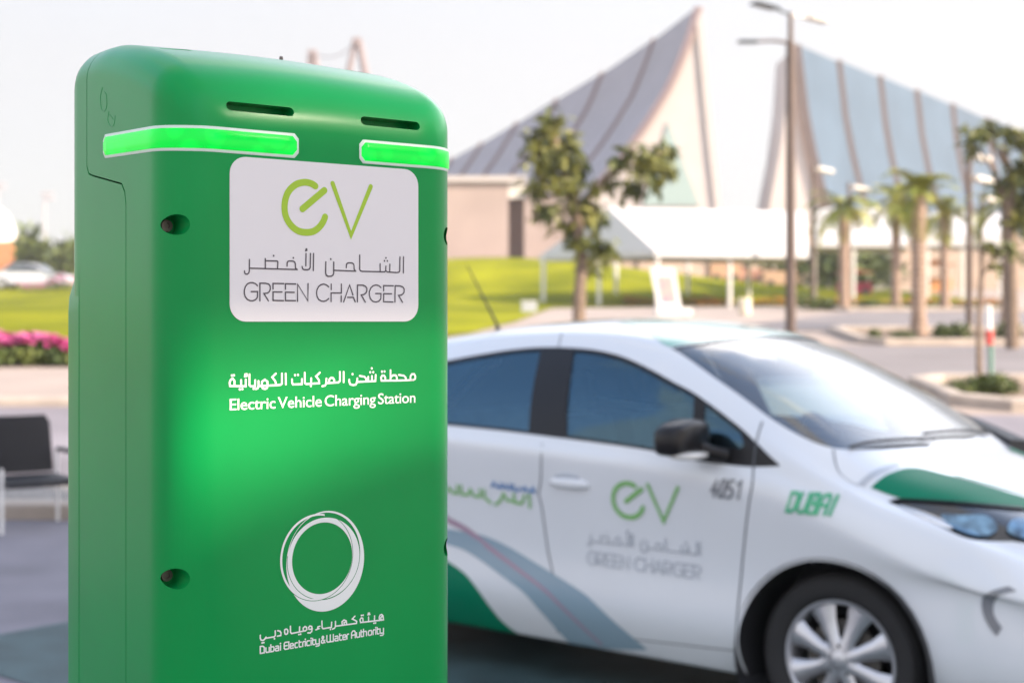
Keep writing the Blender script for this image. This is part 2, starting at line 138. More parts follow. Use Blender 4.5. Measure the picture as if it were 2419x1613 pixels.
HOOD_B=[(0.107,-2.818),(0.133,-2.773),(0.171,-2.744),(0.207,-2.713),(0.233,-2.645),(0.257,-2.55),(0.285,-2.441),(0.32,-2.315),(0.36,-2.17),(0.402,-2.006),(0.45,-1.79),(0.498,-1.539),(0.53,-1.354)]
HOOD_EDGE=[(0.267,-1.078),(0.298,-1.069),(0.341,-1.042),(0.381,-0.993),(0.417,-0.927),(0.451,-0.849),(0.474,-0.791)]
HOOD_FAINT=[(0.074,-2.941),(0.077,-2.757),(0.082,-2.534),(0.087,-2.335),(0.092,-2.167),(0.098,-2.004),(0.102,-1.855),(0.105,-1.713),(0.108,-1.584),(0.11,-1.495)]
LAMP_T=[(0.181,-3.131),(0.186,-3.019),(0.194,-2.885),(0.208,-2.763),(0.229,-2.66),(0.255,-2.561),(0.285,-2.452),(0.321,-2.323),(0.36,-2.179),(0.402,-2.016),(0.451,-1.8),(0.499,-1.549),(0.53,-1.364)]
LAMP_B=[(0.181,-3.131),(0.191,-3.149),(0.205,-3.177),(0.223,-3.224),(0.244,-3.299),(0.269,-3.393),(0.294,-3.478),(0.319,-3.54),(0.343,-3.597),(0.367,-3.66),(0.392,-3.751),(0.416,-3.847),(0.439,-3.864),(0.457,-3.795),(0.473,-3.647),(0.493,-3.387),(0.527,-3.063),(0.566,-2.778),(0.594,-2.593)]
LAMP_STRIP=[(0.214,-3.104),(0.236,-3.071),(0.266,-3.03),(0.295,-3.003),(0.324,-3.003),(0.353,-3.022),(0.375,-3.051),(0.388,-3.09),(0.395,-3.149),(0.397,-3.221),(0.398,-3.33),(0.395,-3.47),(0.384,-3.576),(0.359,-3.585),(0.326,-3.535),(0.294,-3.478),(0.265,-3.408),(0.238,-3.323),(0.219,-3.264)]
FOG=[(0.626,-5.536),(0.614,-5.601),(0.598,-5.693),(0.582,-5.79),(0.57,-5.894),(0.559,-6.053),(0.548,-6.665),(0.542,-6.879),(0.539,-6.995),(0.538,-7.081),(0.539,-7.159),(0.542,-7.231),(0.547,-7.293),(0.555,-7.349),(0.565,-7.401),(0.572,-7.433),(0.576,-7.442),(0.577,-7.433),(0.577,-7.408),(0.574,-7.362),(0.569,-7.299),(0.565,-7.226),(0.565,-7.147),(0.566,-7.05),(0.569,-6.925),(0.576,-6.722),(0.586,-6.174),(0.595,-5.912),(0.606,-5.761),(0.618,-5.639),(0.626,-5.555)]
SEAM_B=[(-1.276,-5.067),(-1.268,-5.636),(-1.272,-6.043),(-1.278,-6.231),(-1.284,-6.313),(-1.289,-6.355),(-1.291,-6.397),(-1.289,-6.436),(-1.284,-6.476),(-1.278,-6.55),(-1.272,-6.689),(-1.263,-6.866),(-1.253,-7.039),(-1.241,-7.184),(-1.228,-7.322),(-1.217,-7.465),(-1.209,-7.617),(-1.203,-7.772),(-1.201,-7.926),(-1.206,-8.071),(-1.216,-8.208),(-1.223,-8.351),(-1.224,-8.522),(-1.223,-8.712),(-1.223,-8.869)]
SEAM_F=[(-0.318,-2.957),(-0.316,-3.186),(-0.313,-3.548),(-0.311,-3.921),(-0.309,-4.253),(-0.308,-4.582),(-0.306,-4.893),(-0.302,-5.175),(-0.298,-5.414),(-0.296,-5.618),(-0.297,-5.781),(-0.301,-5.916),(-0.307,-6.06),(-0.314,-6.223),(-0.323,-6.39),(-0.331,-6.552),(-0.339,-6.717),(-0.347,-6.892),(-0.352,-7.078),(-0.357,-7.285),(-0.36,-7.515),(-0.362,-7.753),(-0.366,-8.004),(-0.372,-8.257),(-0.378,-8.453)]
SEAM_HOOD=[(-0.057,-2.3),(-0.05,-2.392),(-0.039,-2.529),(-0.03,-2.66),(-0.021,-2.766),(-0.012,-2.862),(-0.002,-2.945),(0.01,-3.004),(0.023,-3.043),(0.035,-3.062),(0.048,-3.052),(0.061,-3.02),(0.07,-2.995)]
SEAM_ROOF=[(-1.399,-2.292),(-1.382,-2.602),(-1.37,-2.882),(-1.364,-3.03)]
CREASE=[(-0.293,-5.415),(-0.244,-5.377),(-0.175,-5.225),(-0.107,-4.948),(-0.036,-4.765),(0.036,-4.577),(0.095,-4.325),(0.136,-3.872),(0.164,-3.391),(0.184,-3.186)]
# ------------------------------------------------------------------ helpers
def mat(name, col, rough=.5, metal=0, var=0, vscale=8, bump=0, bscale=60, coat=0, emit=None, estr=0, spec=.5, coat_r=.05, detail=3, col2=None):
    m = bpy.data.materials.new(name); m.use_nodes = True
    t = m.node_tree; b = t.nodes['Principled BSDF']
    b.inputs['Base Color'].default_value = (*col, 1); b.inputs['Roughness'].default_value = rough
    b.inputs['Metallic'].default_value = metal; b.inputs['Coat Weight'].default_value = coat
    b.inputs['Coat Roughness'].default_value = coat_r; b.inputs['Coat IOR'].default_value = 1.5 if coat_r < .1 else 1.26; b.inputs['Specular IOR Level'].default_value = spec
    if var or bump:
        tc = t.nodes.new('ShaderNodeTexCoord')
    if var:
        n = t.nodes.new('ShaderNodeTexNoise'); n.inputs['Scale'].default_value = vscale; n.inputs['Detail'].default_value = detail
        t.links.new(tc.outputs['Object'], n.inputs['Vector'])
        r = t.nodes.new('ShaderNodeValToRGB')
        c2 = col2 or tuple(min(1, c*(1+var)) for c in col)
        r.color_ramp.elements[0].color = (*[c*(1-var) for c in col], 1); r.color_ramp.elements[1].color = (*c2, 1)
        r.color_ramp.elements[0].position = .3; r.color_ramp.elements[1].position = .7
        t.links.new(n.outputs[0], r.inputs[0]); t.links.new(r.outputs[0], b.inputs['Base Color'])
    if bump:
        n2 = t.nodes.new('ShaderNodeTexNoise'); n2.inputs['Scale'].default_value = bscale; n2.inputs['Detail'].default_value = 2
        t.links.new(tc.outputs['Object'], n2.inputs['Vector'])
        bp = t.nodes.new('ShaderNodeBump'); bp.inputs['Strength'].default_value = bump; bp.inputs['Distance'].default_value = .3/bscale
        t.links.new(n2.outputs[0], bp.inputs['Height']); t.links.new(bp.outputs[0], b.inputs['Normal'])
    if emit:
        b.inputs['Emission Color'].default_value = (*emit, 1); b.inputs['Emission Strength'].default_value = estr
    return m
def glass_mat(name, tint, refl=.06, rough=.0, tint2=(1, 1, 1)):
    m = bpy.data.materials.new(name); m.use_nodes = True; t = m.node_tree
    for n in list(t.nodes): t.nodes.remove(n)
    o = t.nodes.new('ShaderNodeOutputMaterial'); mx = t.nodes.new('ShaderNodeMixShader')
    tr = t.nodes.new('ShaderNodeBsdfTransparent'); tr.inputs[0].default_value = (*tint, 1)
    gl = t.nodes.new('ShaderNodeBsdfGlossy'); gl.inputs['Roughness'].default_value = rough; gl.inputs[0].default_value = (*tint2, 1)
    fr = t.nodes.new('ShaderNodeFresnel'); fr.inputs[0].default_value = 1.5
    ma = t.nodes.new('ShaderNodeMath'); ma.operation = 'MULTIPLY_ADD'; ma.inputs[1].default_value = 1-refl; ma.inputs[2].default_value = refl
    t.links.new(fr.outputs[0], ma.inputs[0]); t.links.new(ma.outputs[0], mx.inputs[0])
    t.links.new(tr.outputs[0], mx.inputs[1]); t.links.new(gl.outputs[0], mx.inputs[2]); t.links.new(mx.outputs[0], o.inputs[0])
    return m
class MB:
    def __init__(s): s.v = []; s.f = []
    def add(s, vs, fs):
        o = len(s.v); s.v += [tuple(float(q) for q in p) for p in vs]; s.f += [tuple(i+o for i in f) for f in fs]; return s
    def box(s, c, d, rz=0, ry=0, rx=0):
        M = Matrix.Rotation(rz, 3, 'Z') @ Matrix.Rotation(ry, 3, 'Y') @ Matrix.Rotation(rx, 3, 'X')
        vs = [Vector(c) + M @ Vector((x*d[0]/2, y*d[1]/2, z*d[2]/2)) for x in (-1, 1) for y in (-1, 1) for z in (-1, 1)]
        return s.add(vs, [(0, 1, 3, 2), (4, 6, 7, 5), (0, 4, 5, 1), (2, 3, 7, 6), (0, 2, 6, 4), (1, 5, 7, 3)])
    def tube(s, pts, r, n=8, cap=True):
        pts = [Vector(p) for p in pts]; rs = r if isinstance(r, (list, tuple)) else [r]*len(pts); vs = []; up = None
        for i, p in enumerate(pts):
            d = (pts[min(i+1, len(pts)-1)] - pts[max(i-1, 0)]).normalized()
            if up is None: up = Vector((0, 0, 1)) if abs(d.z) < .9 else Vector((1, 0, 0))
            a = d.cross(up).normalized(); b = a.cross(d).normalized(); up = b
            for k in range(n):
                t = 2*math.pi*k/n; vs.append(p + (a*math.cos(t) + b*math.sin(t))*rs[i])
        fs = [(i*n+k, i*n+(k+1) % n, (i+1)*n+(k+1) % n, (i+1)*n+k) for i in range(len(pts)-1) for k in range(n)]
        if cap: fs += [tuple(range(n))[::-1], tuple((len(pts)-1)*n+k for k in range(n))]
        return s.add(vs, fs)
    def lathe(s, prof, c=(0, 0, 0), axis='Z', n=32, closed=False):
        vs = []
        for r, h in prof:
            for k in range(n):
                t = 2*math.pi*k/n; q = (r*math.cos(t), r*math.sin(t), h)
                if axis == 'Y': q = (q[0], h, q[1])
                if axis == 'X': q = (h, q[0], q[1])
                vs.append((q[0]+c[0], q[1]+c[1], q[2]+c[2]))
        m = len(prof)
        fs = [(i*n+k, i*n+(k+1) % n, ((i+1) % m)*n+(k+1) % n, ((i+1) % m)*n+k) for i in range(m if closed else m-1) for k in range(n)]
        return s.add(vs, fs)
    def prism(s, poly, h0, h1, plane='XY'):
        n = len(poly)
        def q(a, b, h): return {'XY': (a, b, h), 'XZ': (a, h, b), 'YZ': (h, a, b)}[plane]
        vs = [q(a, b, h0) for a, b in poly] + [q(a, b, h1) for a, b in poly]
        return s.add(vs, [tuple(range(n))[::-1], tuple(range(n, 2*n))] + [(i, (i+1) % n, n+(i+1) % n, n+i) for i in range(n)])
    def ellipsoid(s, c, r, nu=16, nv=10, p=1.0):
        vs = []; sg = lambda q: math.copysign(abs(q)**p, q)
        for j in range(nv+1):
            a = math.pi*j/nv
            for i in range(nu):
                b = 2*math.pi*i/nu
                vs.append((c[0]+r[0]*sg(math.sin(a))*sg(math.cos(b)), c[1]+r[1]*sg(math.sin(a))*sg(math.sin(b)), c[2]+r[2]*sg(math.cos(a))))
        return s.add(vs, [(j*nu+i, j*nu+(i+1) % nu, (j+1)*nu+(i+1) % nu, (j+1)*nu+i) for j in range(nv) for i in range(nu)])
    def build(s, name, m, parent=None, smooth=False, bevel=0):
        me = bpy.data.meshes.new(name); me.from_pydata(s.v, [], s.f); me.validate()
        bm = bmesh.new(); bm.from_mesh(me)
        if bevel:
            bmesh.ops.remove_doubles(bm, verts=bm.verts, dist=1e-5)
            bmesh.ops.bevel(bm, geom=[e for e in bm.edges if len(e.link_faces) == 2 and e.calc_face_angle(0) > .5], offset=bevel, segments=2, affect='EDGES', profile=.5)
        bmesh.ops.recalc_face_normals(bm, faces=bm.faces); bm.to_mesh(me); bm.free()
        if smooth:
            me.polygons.foreach_set('use_smooth', [True]*len(me.polygons)); me.set_sharp_from_angle(angle=R(38))
        return link(name, me, m, parent)
def link(name, me, m, parent=None):
    o = bpy.data.objects.new(name, me); COL.objects.link(o)
    if m is not None:
        me.materials.clear(); me.materials.append(m)
    if parent is not None: o.parent = parent
    return o
def tag(o, label, cat, group=None):
    o['label'] = label; o['category'] = cat
    if group: o['group'] = group
    return o
def thing(name, loc, label, cat, rz=0, group=None):
    o = bpy.data.objects.new(name, None); COL.objects.link(o); o.location = loc; o.rotation_euler = (0, 0, rz); o.empty_display_size = .2
    return tag(o, label, cat, group)
def structure(o, kind='structure'): o['kind'] = kind; return o
def copy_tree(o, parent=None):
    c = o.copy(); COL.objects.link(c); c.parent = parent
    for ch in [x for x in bpy.data.objects if x.parent == o]: copy_tree(ch, c)
    return c
def boolean(o, cutter, op='DIFFERENCE'):
    md = o.modifiers.new('b', 'BOOLEAN'); md.operation = op; md.object = cutter; md.solver = 'EXACT'
    dg = bpy.context.evaluated_depsgraph_get(); dg.update()
    me = bpy.data.meshes.new_from_object(o.evaluated_get(dg)); o.modifiers.remove(md); old = o.data; o.data = me; me.name = old.name
    bpy.data.meshes.remove(old)
def kill(o):
    me = o.data; bpy.data.objects.remove(o); bpy.data.meshes.remove(me)
def ribbon(mb, pts, wdt, to3, caps=True, k=0):
    "flat stroke of width wdt along 2D points; to3(a, b, k) places it; k staggers overlapping strokes"
    P = [np.array(p, float) for p in pts]; n = len(P); L = []; Rr = []
    for i in range(n):
        a = P[i]-P[i-1] if i > 0 else P[1]-P[0]; b = P[i+1]-P[i] if i < n-1 else P[-1]-P[-2]
        a = a/(np.linalg.norm(a)+1e-9); b = b/(np.linalg.norm(b)+1e-9)
        na = np.array([-a[1], a[0]]); t = na+np.array([-b[1], b[0]]); l = np.linalg.norm(t)
        t = na if l < .3 else t/l; sc = 1/max(.55, float(np.dot(t, na)))
        L.append(P[i]+t*wdt/2*sc); Rr.append(P[i]-t*wdt/2*sc)
    vs = [to3(*q, k) for q in L]+[to3(*q, k) for q in Rr]
    mb.add(vs, [(i, i+1, n+i+1, n+i) for i in range(n-1)])
    if caps:
        for e, d, l, r in ((P[0], P[0]-P[1], L[0], Rr[0]), (P[-1], P[-1]-P[-2], Rr[-1], L[-1])):
            d = d/(np.linalg.norm(d)+1e-9); a0 = math.atan2(d[1], d[0])
            fan = [e+wdt/2*np.array([math.cos(a0+x), math.sin(a0+x)]) for x in np.linspace(-math.pi/2, math.pi/2, 9)]
            mb.add([to3(*q, k) for q in fan], [tuple(range(9))])
def smooth2(pts, n=5, closed=False):
    P = [np.array(p, float) for p in pts]; N = len(P); o = []
    for i in range(N if closed else N-1):
        p0 = P[(i-1) % N] if closed or i > 0 else P[i]; p1 = P[i]; p2 = P[(i+1) % N]; p3 = P[(i+2) % N] if closed or i+2 < N else P[(i+1) % N]
        for k in range(n):
            t = k/n; o.append(.5*((2*p1)+(-p0+p2)*t+(2*p0-5*p1+4*p2-p3)*t*t+(-p0+3*p1-3*p2+p3)*t**3))
    if not closed: o.append(P[-1])
    return o
def inpoly(P, poly):
    x, y = P[:, 0], P[:, 1]; q = np.array(poly); r = np.zeros(len(P), bool); j = len(q)-1
    for i in range(len(q)):
        c = ((q[i, 1] > y) != (q[j, 1] > y)) & (x < (q[j, 0]-q[i, 0])*(y-q[i, 1])/(q[j, 1]-q[i, 1]+1e-15)+q[i, 0]); r ^= c; j = i
    return r
def densify(poly, h, closed=True):
    o = []
    for i in range(len(poly) if closed else len(poly)-1):
        a = np.array(poly[i], float); b = np.array(poly[(i+1) % len(poly)], float); n = max(1, int(math.ceil(np.linalg.norm(b-a)/h)))
        o += [a+(b-a)*k/n for k in range(n)]
    if not closed: o.append(np.array(poly[-1], float))
    return o
def cdt(outer, holes, h, white=None):
    "triangulate a 2D region with holes on an inner grid of spacing h"
    loops = [densify(l, h) for l in [outer]+list(holes)]
    V = []; E = []
    for l in loops:
        o = len(V); V += l; E += [(o+i, o+(i+1) % len(l)) for i in range(len(l))]
    A = np.array(V); lo, hi = A.min(0), A.max(0)
    gx, gy = np.meshgrid(np.arange(lo[0]+h/2, hi[0], h), np.arange(lo[1]+h/2, hi[1], h)); G = np.stack([gx.ravel(), gy.ravel()], 1)
    ok = inpoly(G, loops[0])
    for l in loops[1:]: ok &= ~inpoly(G, l)
    G = G[ok]
    if len(G):
        d = np.full(len(G), 9e9)
        for i in range(0, len(A), 64): d = np.minimum(d, np.linalg.norm(G[:, None]-A[None, i:i+64], axis=2).min(1))
        G = G[d > h*.45]
    vv, _, ff, *_ = geometry.delaunay_2d_cdt([Vector(p) for p in V]+[Vector(p) for p in G], E, [], 0, 1e-7)
    vv = np.array([(p.x, p.y) for p in vv]); ff = [tuple(f) for f in ff]
    c = np.array([vv[list(f)].mean(0) for f in ff]); ok = inpoly(c, loops[0])
    for l in loops[1:]: ok &= ~inpoly(c, l)
    ff = [f for f, k in zip(ff, ok) if k]
    used = sorted({i for f in ff for i in f}); mp = {i: k for k, i in enumerate(used)}
    return vv[used], [tuple(mp[i] for i in f) for f in ff]
CAR_LOC = (1.162+.637*.77, 5.06+.771*.77, 0); CAR_RZ = math.atan2(-.637, .771)
# ------------------------------------------------------------------ ground, roads, kerbs
_prof = _t('-900,0 10.8,0 13.5,.20 17,.62 21,.82 28,1.02 31,1.22 43,1.75 47,1.90 55,2.0 75,3.0 110,4.5 160,4.8 900,5')
def _ss(t): t = min(1, max(0, t)); return t*t*(3-2*t)
def T(X, Y):
    return float(_prof(Y)) + 1.75*math.exp(-((X+1)/12)**2)*_ss((Y-56)/14)*(1-_ss((Y-85)/40))
def gx(px, d): return (px-1176)/3267*d
M_pave = mat('paving', (.34, .28, .245), .85, var=.10, vscale=.6, bump=.1, bscale=6)
M_asph = mat('asphalt', (.205, .19, .215), .82, var=.22, vscale=1.1, bump=.5, bscale=90, detail=8)
M_road = mat('road_asphalt', (.20, .18, .182), .85, var=.12, vscale=.5, bump=.3, bscale=60)
M_kerb = mat('kerb_stone', (.40, .34, .29), .8, var=.15, vscale=3, bump=.2, bscale=30)
M_soil = mat('soil', (.17, .12, .085), .95, var=.35, vscale=5, bump=.6, bscale=25)
M_gravel = mat('gravel', (.26, .24, .22), .95, var=.6, vscale=30, bump=.8, bscale=40)
M_lawn = mat('lawn_grass', (.175, .205, .006), 1, spec=.05, var=.4, vscale=.3, bump=.35, bscale=30, col2=(.265, .27, .008), detail=6)
M_bay = mat('bay_paint', (.045, .083, .087), .6, var=.3, vscale=4, bump=.4, bscale=90, detail=8)
def _grid(xs, ys):
    v = [(x, y, T(x, y)) for y in ys for x in xs]; n = len(xs)
    return MB().add(v, [(j*n+i, j*n+i+1, (j+1)*n+i+1, (j+1)*n+i) for j in range(len(ys)-1) for i in range(n-1)])
structure(_grid([-3000, -800, -250, -120]+list(np.arange(-70, 71, 2.0))+[120, 250, 800, 3000], [-3000, -500, -60, -20, 0, 6]+list(np.arange(10, 90, .75))+list(np.arange(90, 165, 5))+[200, 300, 600, 1200, 3000]).build('ground', M_pave, None, True))
def lay(name, poly, m, off, h=1.0, kind='structure'):
    vv, ff = cdt(poly, [], h); mb = MB().add([(x, y, T(x, y)+off) for x, y in vv], ff)
    return structure(mb.build(name, m, None, True), kind)
lay('parking_asphalt', [(-40, -30), (40, -30), (40, 15.6), (2.5, 15.6), (-.5, 10.75), (-40, 10.75)], M_asph, .012, 1.6)
lay('side_road', [(-40, 12.4), (-.6, 12.4), (2, 16.1), (-40, 16.1)], M_asph, .012)
lay('gravel_strip', [(-40, 11.05), (-.9, 11.05), (-.6, 12.38), (-40, 12.38)], M_gravel, .02, .6)
lay('road', [(-1, 18.4), (45, 18.4), (45, 27.6), (-1, 27.6)], M_road, .02)
lay('road', [(4.5, 31.8), (60, 33.5), (60, 43.5), (10.5, 43.5)], M_road, .025)
lay('planting_strip', [(5.3, 16.2), (40, 16.2), (40, 18.1), (5.6, 18.1)], M_soil, .02, .5)
lay('planting_strip', [(7.4, 28.4), (50, 28.4), (50, 31.5), (7.6, 31.5)], M_soil, .02, .7)
lay('planting_strip', [(10.4, 44.2), (50, 44.2), (50, 47), (10.4, 47)], M_soil, .02)
lay('lawn', [(-60, 23.6), (-3.6, 23.6), (-2.4, 28), (-.9, 31), (.1, 36), (1.0, 44), (2, 53), (6, 57), (16, 59), (21, 62), (20, 74), (10, 84), (-60, 84)], M_lawn, .03, 1.2, 'stuff')
_c, _s = math.cos(CAR_RZ), math.sin(CAR_RZ)
def _cw(x, y): return (CAR_LOC[0]+x*_c-y*_s, CAR_LOC[1]+x*_s+y*_c)
lay('bay_marking', [_cw(-3.9, -2.15), _cw(2.3, -2.15), _cw(2.3, 1.5), _cw(-3.9, 1.5)], M_bay, .018, .8)
def kerb(pts, w=.16, h=.14):
    P = densify(pts, .9, False); mb = MB(); rows = []
    for i, p in enumerate(P):
        d = P[min(i+1, len(P)-1)]-P[max(i-1, 0)]; d = d/np.linalg.norm(d); nrm = np.array([-d[1], d[0]])
        a = p+nrm*w/2; b = p-nrm*w/2; za, zb = T(*a), T(*b)
        mb.v += [(a[0], a[1], za-.1), (a[0], a[1], za+h-.02), (a[0]-nrm[0]*.02, a[1]-nrm[1]*.02, za+h), (b[0]+nrm[0]*.02, b[1]+nrm[1]*.02, zb+h), (b[0], b[1], zb+h-.02), (b[0], b[1], zb-.1)]
    n = len(P); mb.f += [(i*6+k, i*6+k+1, (i+1)*6+k+1, (i+1)*6+k) for i in range(n-1) for k in range(5)]+[tuple(range(6)), tuple((n-1)*6+k for k in range(6))]
    return structure(mb.build('kerb', M_kerb, None))
kerb([(-40, 10.9), (-1.2, 10.9), (-.2, 11.4)], .28, .13); kerb([(-40, 16.2), (2, 16.2)], .2, .1)
kerb([(40, 15.95), (5.6, 15.95), (5.1, 16.3), (5.1, 17.9), (5.5, 18.3), (40, 18.3)], .22, .13)
kerb([(50, 28.1), (7.4, 28.1), (7.1, 28.6), (7.1, 31.3), (7.4, 31.7), (50, 31.7)], .25, .13)
kerb([(50, 44.0), (10.4, 44.0), (10.2, 44.2), (10.2, 47.1)], .25, .12)
M_brown0 = mat('post_steel', (.2, .2, .2), .5)
# ------------------------------------------------------------------ unseen board added at right to shade the bays, with gaps for sun patches
def added_shade_board():
    root = thing('added_shade_board', (14, -2.2, 0), 'unseen blank board on two posts, added at right to shade the bays', 'board')
    XW = 14.0; sx, sy, sz = sdir
    def pr(t, z):            # where the sun ray through a point of the post's front meets the board
        x, y = -.384+.797*t, 1.6+.604*t; q = (XW-x)/sx; return (y+sy*q, z+sz*q)
    gap1 = [pr(*p) for p in ((-.06, 1.455), (.50, 1.46), (.50, 1.405), (.36, 1.39), (.20, 1.345), (.05, 1.295), (-.06, 1.29))]  # openings shaped to throw the sun patches onto the charging post
    gap2 = [pr(*p) for p in ((.10, 1.86), (.60, 1.86), (.60, 1.775), (.10, 1.80))]
    top = [(-8.5, 4.6), (4.2, 4.6), (4.2, 11.2), (-8.5, 11.2)]
    vv, ff = cdt(top, [gap1, gap2], 1.2)
    o = MB().add([(0, a+2.2, b) for a, b in vv], ff).build('panel', mat('board_panel', (.55, .54, .52), .7, var=.05, vscale=1), root)
    m = o.modifiers.new('thickness', 'SOLIDIFY'); m.thickness = .06
    for y in (-4, 3.8): MB().tube([(.2, y, 0), (.2, y, 11)], .16, 12).build('post', M_brown0, root, True)
added_shade_board()
# ------------------------------------------------------------------ charging post
def build_charger():
    W, RR, D = .405, .057, .327
    green = mat('green_paint', (.0, .25, .052), rough=.42, var=.06, vscale=5, bump=.30, bscale=800, spec=.06, coat=.9, coat_r=.24)
    white = mat('label_white', (.73, .695, .68), rough=.45, bump=.03, bscale=300)
    ink = mat('label_ink', (.075, .062, .072), rough=.5)
    lime = mat('label_lime', (.34, .52, .025), rough=.5)
    print_w = mat('print_white', (.74, .76, .72), rough=.45)
    steel = mat('screw_steel', (.14, .12, .11), rough=.4, metal=1)
    conc = mat('plinth_concrete', (.33, .31, .29), rough=.9, var=.15, vscale=20, bump=.3)
    led = mat('led_lens', (.0, .12, .02), rough=.2, spec=.25, emit=(.0, 1, .065), estr=.30)
    # small brighter patches where the diodes sit
    t = led.node_tree; b = t.nodes['Principled BSDF']; tc = t.nodes.new('ShaderNodeTexCoord'); n = t.nodes.new('ShaderNodeTexVoronoi'); n.inputs['Scale'].default_value = 42
    r = t.nodes.new('ShaderNodeMapRange'); r.inputs[1].default_value = .0; r.inputs[2].default_value = .6; r.inputs[3].default_value = .34; r.inputs[4].default_value = .20
    t.links.new(tc.outputs['Object'], n.inputs['Vector']); t.links.new(n.outputs['Distance'], r.inputs[0]); t.links.new(r.outputs[0], b.inputs['Emission Strength'])
    rim = mat('led_rim', (.62, .72, .62), rough=.3)
    root = thing('charging_station', (-.384, 1.6, 0), 'tall green charging post with a white label and two glowing green light bars', 'charging station', math.atan2(.604, .797))
    zt = _t('0,1.741 .0008,1.7505 .003,1.763 .008,1.778 .017,1.793 .034,1.809 .07,1.8285 .12,1.846 .18,1.861 .24,1.870 .290,1.8705 .308,1.864 .319,1.851 .325,1.834 .327,1.815')
    rc = _t('0,.030 .02,.036 .08,.046 .2,.046 .327,.046')
    Ys = list(RR*(1-np.cos(np.linspace(0, math.pi/2, 15)))) + list(np.linspace(.07, .28, 13)) + [.29, .300, .308, .314, .319, .323, .3255, .327]
    vs = []; rows = []
    for Y in Ys:
        xl = RR-math.sqrt(max(0, RR*RR-(RR-Y)**2)) if Y < RR else 0
        rb = .030
        if Y > D-rb: xl = rb-math.sqrt(max(0, rb*rb-(Y-(D-rb))**2))
        top = float(zt(Y)); r = float(rc(Y)); xr = W-xl; row = []
        for z in np.linspace(.04, top-r, 10): row.append((xl, Y, z))
        for a in np.linspace(0, math.pi/2, 12)[1:]: row.append((xl+r-r*math.cos(a), Y, top-r+r*math.sin(a)))
        for x in np.linspace(xl+r, xr-r, 12)[1:-1]: row.append((x, Y, top+.004*math.sin(math.pi*(x-xl-r)/(xr-xl-2*r))))
        for a in np.linspace(math.pi/2, 0, 12): row.append((xr-r+r*math.cos(a), Y, top-r+r*math.sin(a)))
        for z in np.linspace(top-r, .04, 10)[1:]: row.append((xr, Y, z))
        rows.append(len(row)); vs += row
    n = rows[0]; m = len(Ys)
    fs = [(i*n+k, i*n+(k+1) % n, (i+1)*n+(k+1) % n, (i+1)*n+k) for i in range(m-1) for k in range(n)] + [tuple(range(n))[::-1], tuple((m-1)*n+k for k in range(n))]
    def shell(name): return MB().add(vs, fs).build(name, green)
    seam = [(.129, -.1), (.129, 1.66), (.133, 1.675), (.1424, 1.685), (.2347, 1.702), (.250, 1.706), (.257, 1.716), (.257, 2.2)]
    fr = MB().prism([(-.3, -.1)]+seam+[(-.3, 2.2)], -.3, .8, 'YZ').build('c', green)
    bk = MB().prism([(y+.0017, z-.0017*(0 if i in (0, 7) else 1)) for i, (y, z) in enumerate(seam)]+[(.8, 2.2), (.8, -.1)], -.3, .8, 'YZ').build('c', green)
    cover = shell('front_cover'); boolean(cover, fr, 'INTERSECT'); rear = shell('rear_housing'); boolean(rear, bk, 'INTERSECT'); kill(fr); kill(bk)
    def slot(x0, x1, z0, z1, y0, y1):
        h = (z1-z0)/2; pts = [(x0+h+h*math.cos(a), (z0+z1)/2+h*math.sin(a)) for a in np.linspace(math.pi/2, 3*math.pi/2, 7)]+[(x1-h+h*math.cos(a), (z0+z1)/2+h*math.sin(a)) for a in np.linspace(-math.pi/2, math.pi/2, 7)]
        return MB().prism(pts, y0, y1, 'XZ').build('c', green)
    cuts = [slot(.070, .158, 1.7625, 1.7735, -.05, .032), slot(.250, .338, 1.7605, 1.7715, -.05, .032)]
    for x in (.0155, W-.0155):
        for z in (1.629, 1.225): cuts.append(MB().lathe([(.0001, -.05), (.0118, -.05), (.0118, .052), (.0001, .052)], (x, 0, z), 'Y', 28).build('c', green))
    for x in (.050, W-.095):   # shallow notches in the top
        cuts.append(MB().add([(x, .143, 1.9), (x+.045, .150, 1.9), (x+.045, .164, 1.9), (x, .147, 1.9), (x, .143, 1.843), (x+.045, .150, 1.843), (x+.045, .164, 1.843), (x, .147, 1.843)], [(0, 1, 2, 3), (7, 6, 5, 4), (0, 4, 5, 1), (1, 5, 6, 2), (2, 6, 7, 3), (3, 7, 4, 0)]).build('c', green))
    for c in cuts: boolean(cover, c); kill(c)
    for o in (cover, rear):
        o.parent = root; o.data.polygons.foreach_set('use_smooth', [True]*len(o.data.polygons)); o.data.set_sharp_from_angle(angle=R(32))
    for x in (.0155, W-.0155):
        for z in (1.629, 1.225):
            MB().lathe([(.0001, .047), (.0032, .047), (.0036, .0452), (.0068, .0452), (.0072, .047), (.0072, .0525), (.0001, .0525)], (x, 0, z), 'Y', 20).build('screw', steel, root, True)
    MB().lathe([(.0001, 1.8685), (.0022, 1.8685), (.0026, 1.866), (.0026, 1.855)], (.245, .20, .0045), 'Z', 12).build('screw', steel, root, True)
    # back door, a little wider than the head, from the ground to shoulder height
    rb = .02; prof = [(-.0004, .285), (-.0004, .340-rb)]+[(-.0004+rb-rb*math.cos(a), .340-rb+rb*math.sin(a)) for a in np.linspace(0, math.pi/2, 7)[1:]]
    prof += [(W-x, y) for x, y in prof[::-1]]
    mb = MB(); k = len(prof)
    lev = [(.04, 1), (1.53, 1), (1.55, .93), (1.575, .55), (1.60, .1), (1.625, -.12), (1.645, -.2)]
    for z, q in lev: mb.v += [(x+(W/2-x)/(W/2)*(1-q)*.016*max(0, min(1, (y-.284)/.03)), y if y < .29 else .290+(y-.290)*(.70+.30*q), z) for x, y in prof]
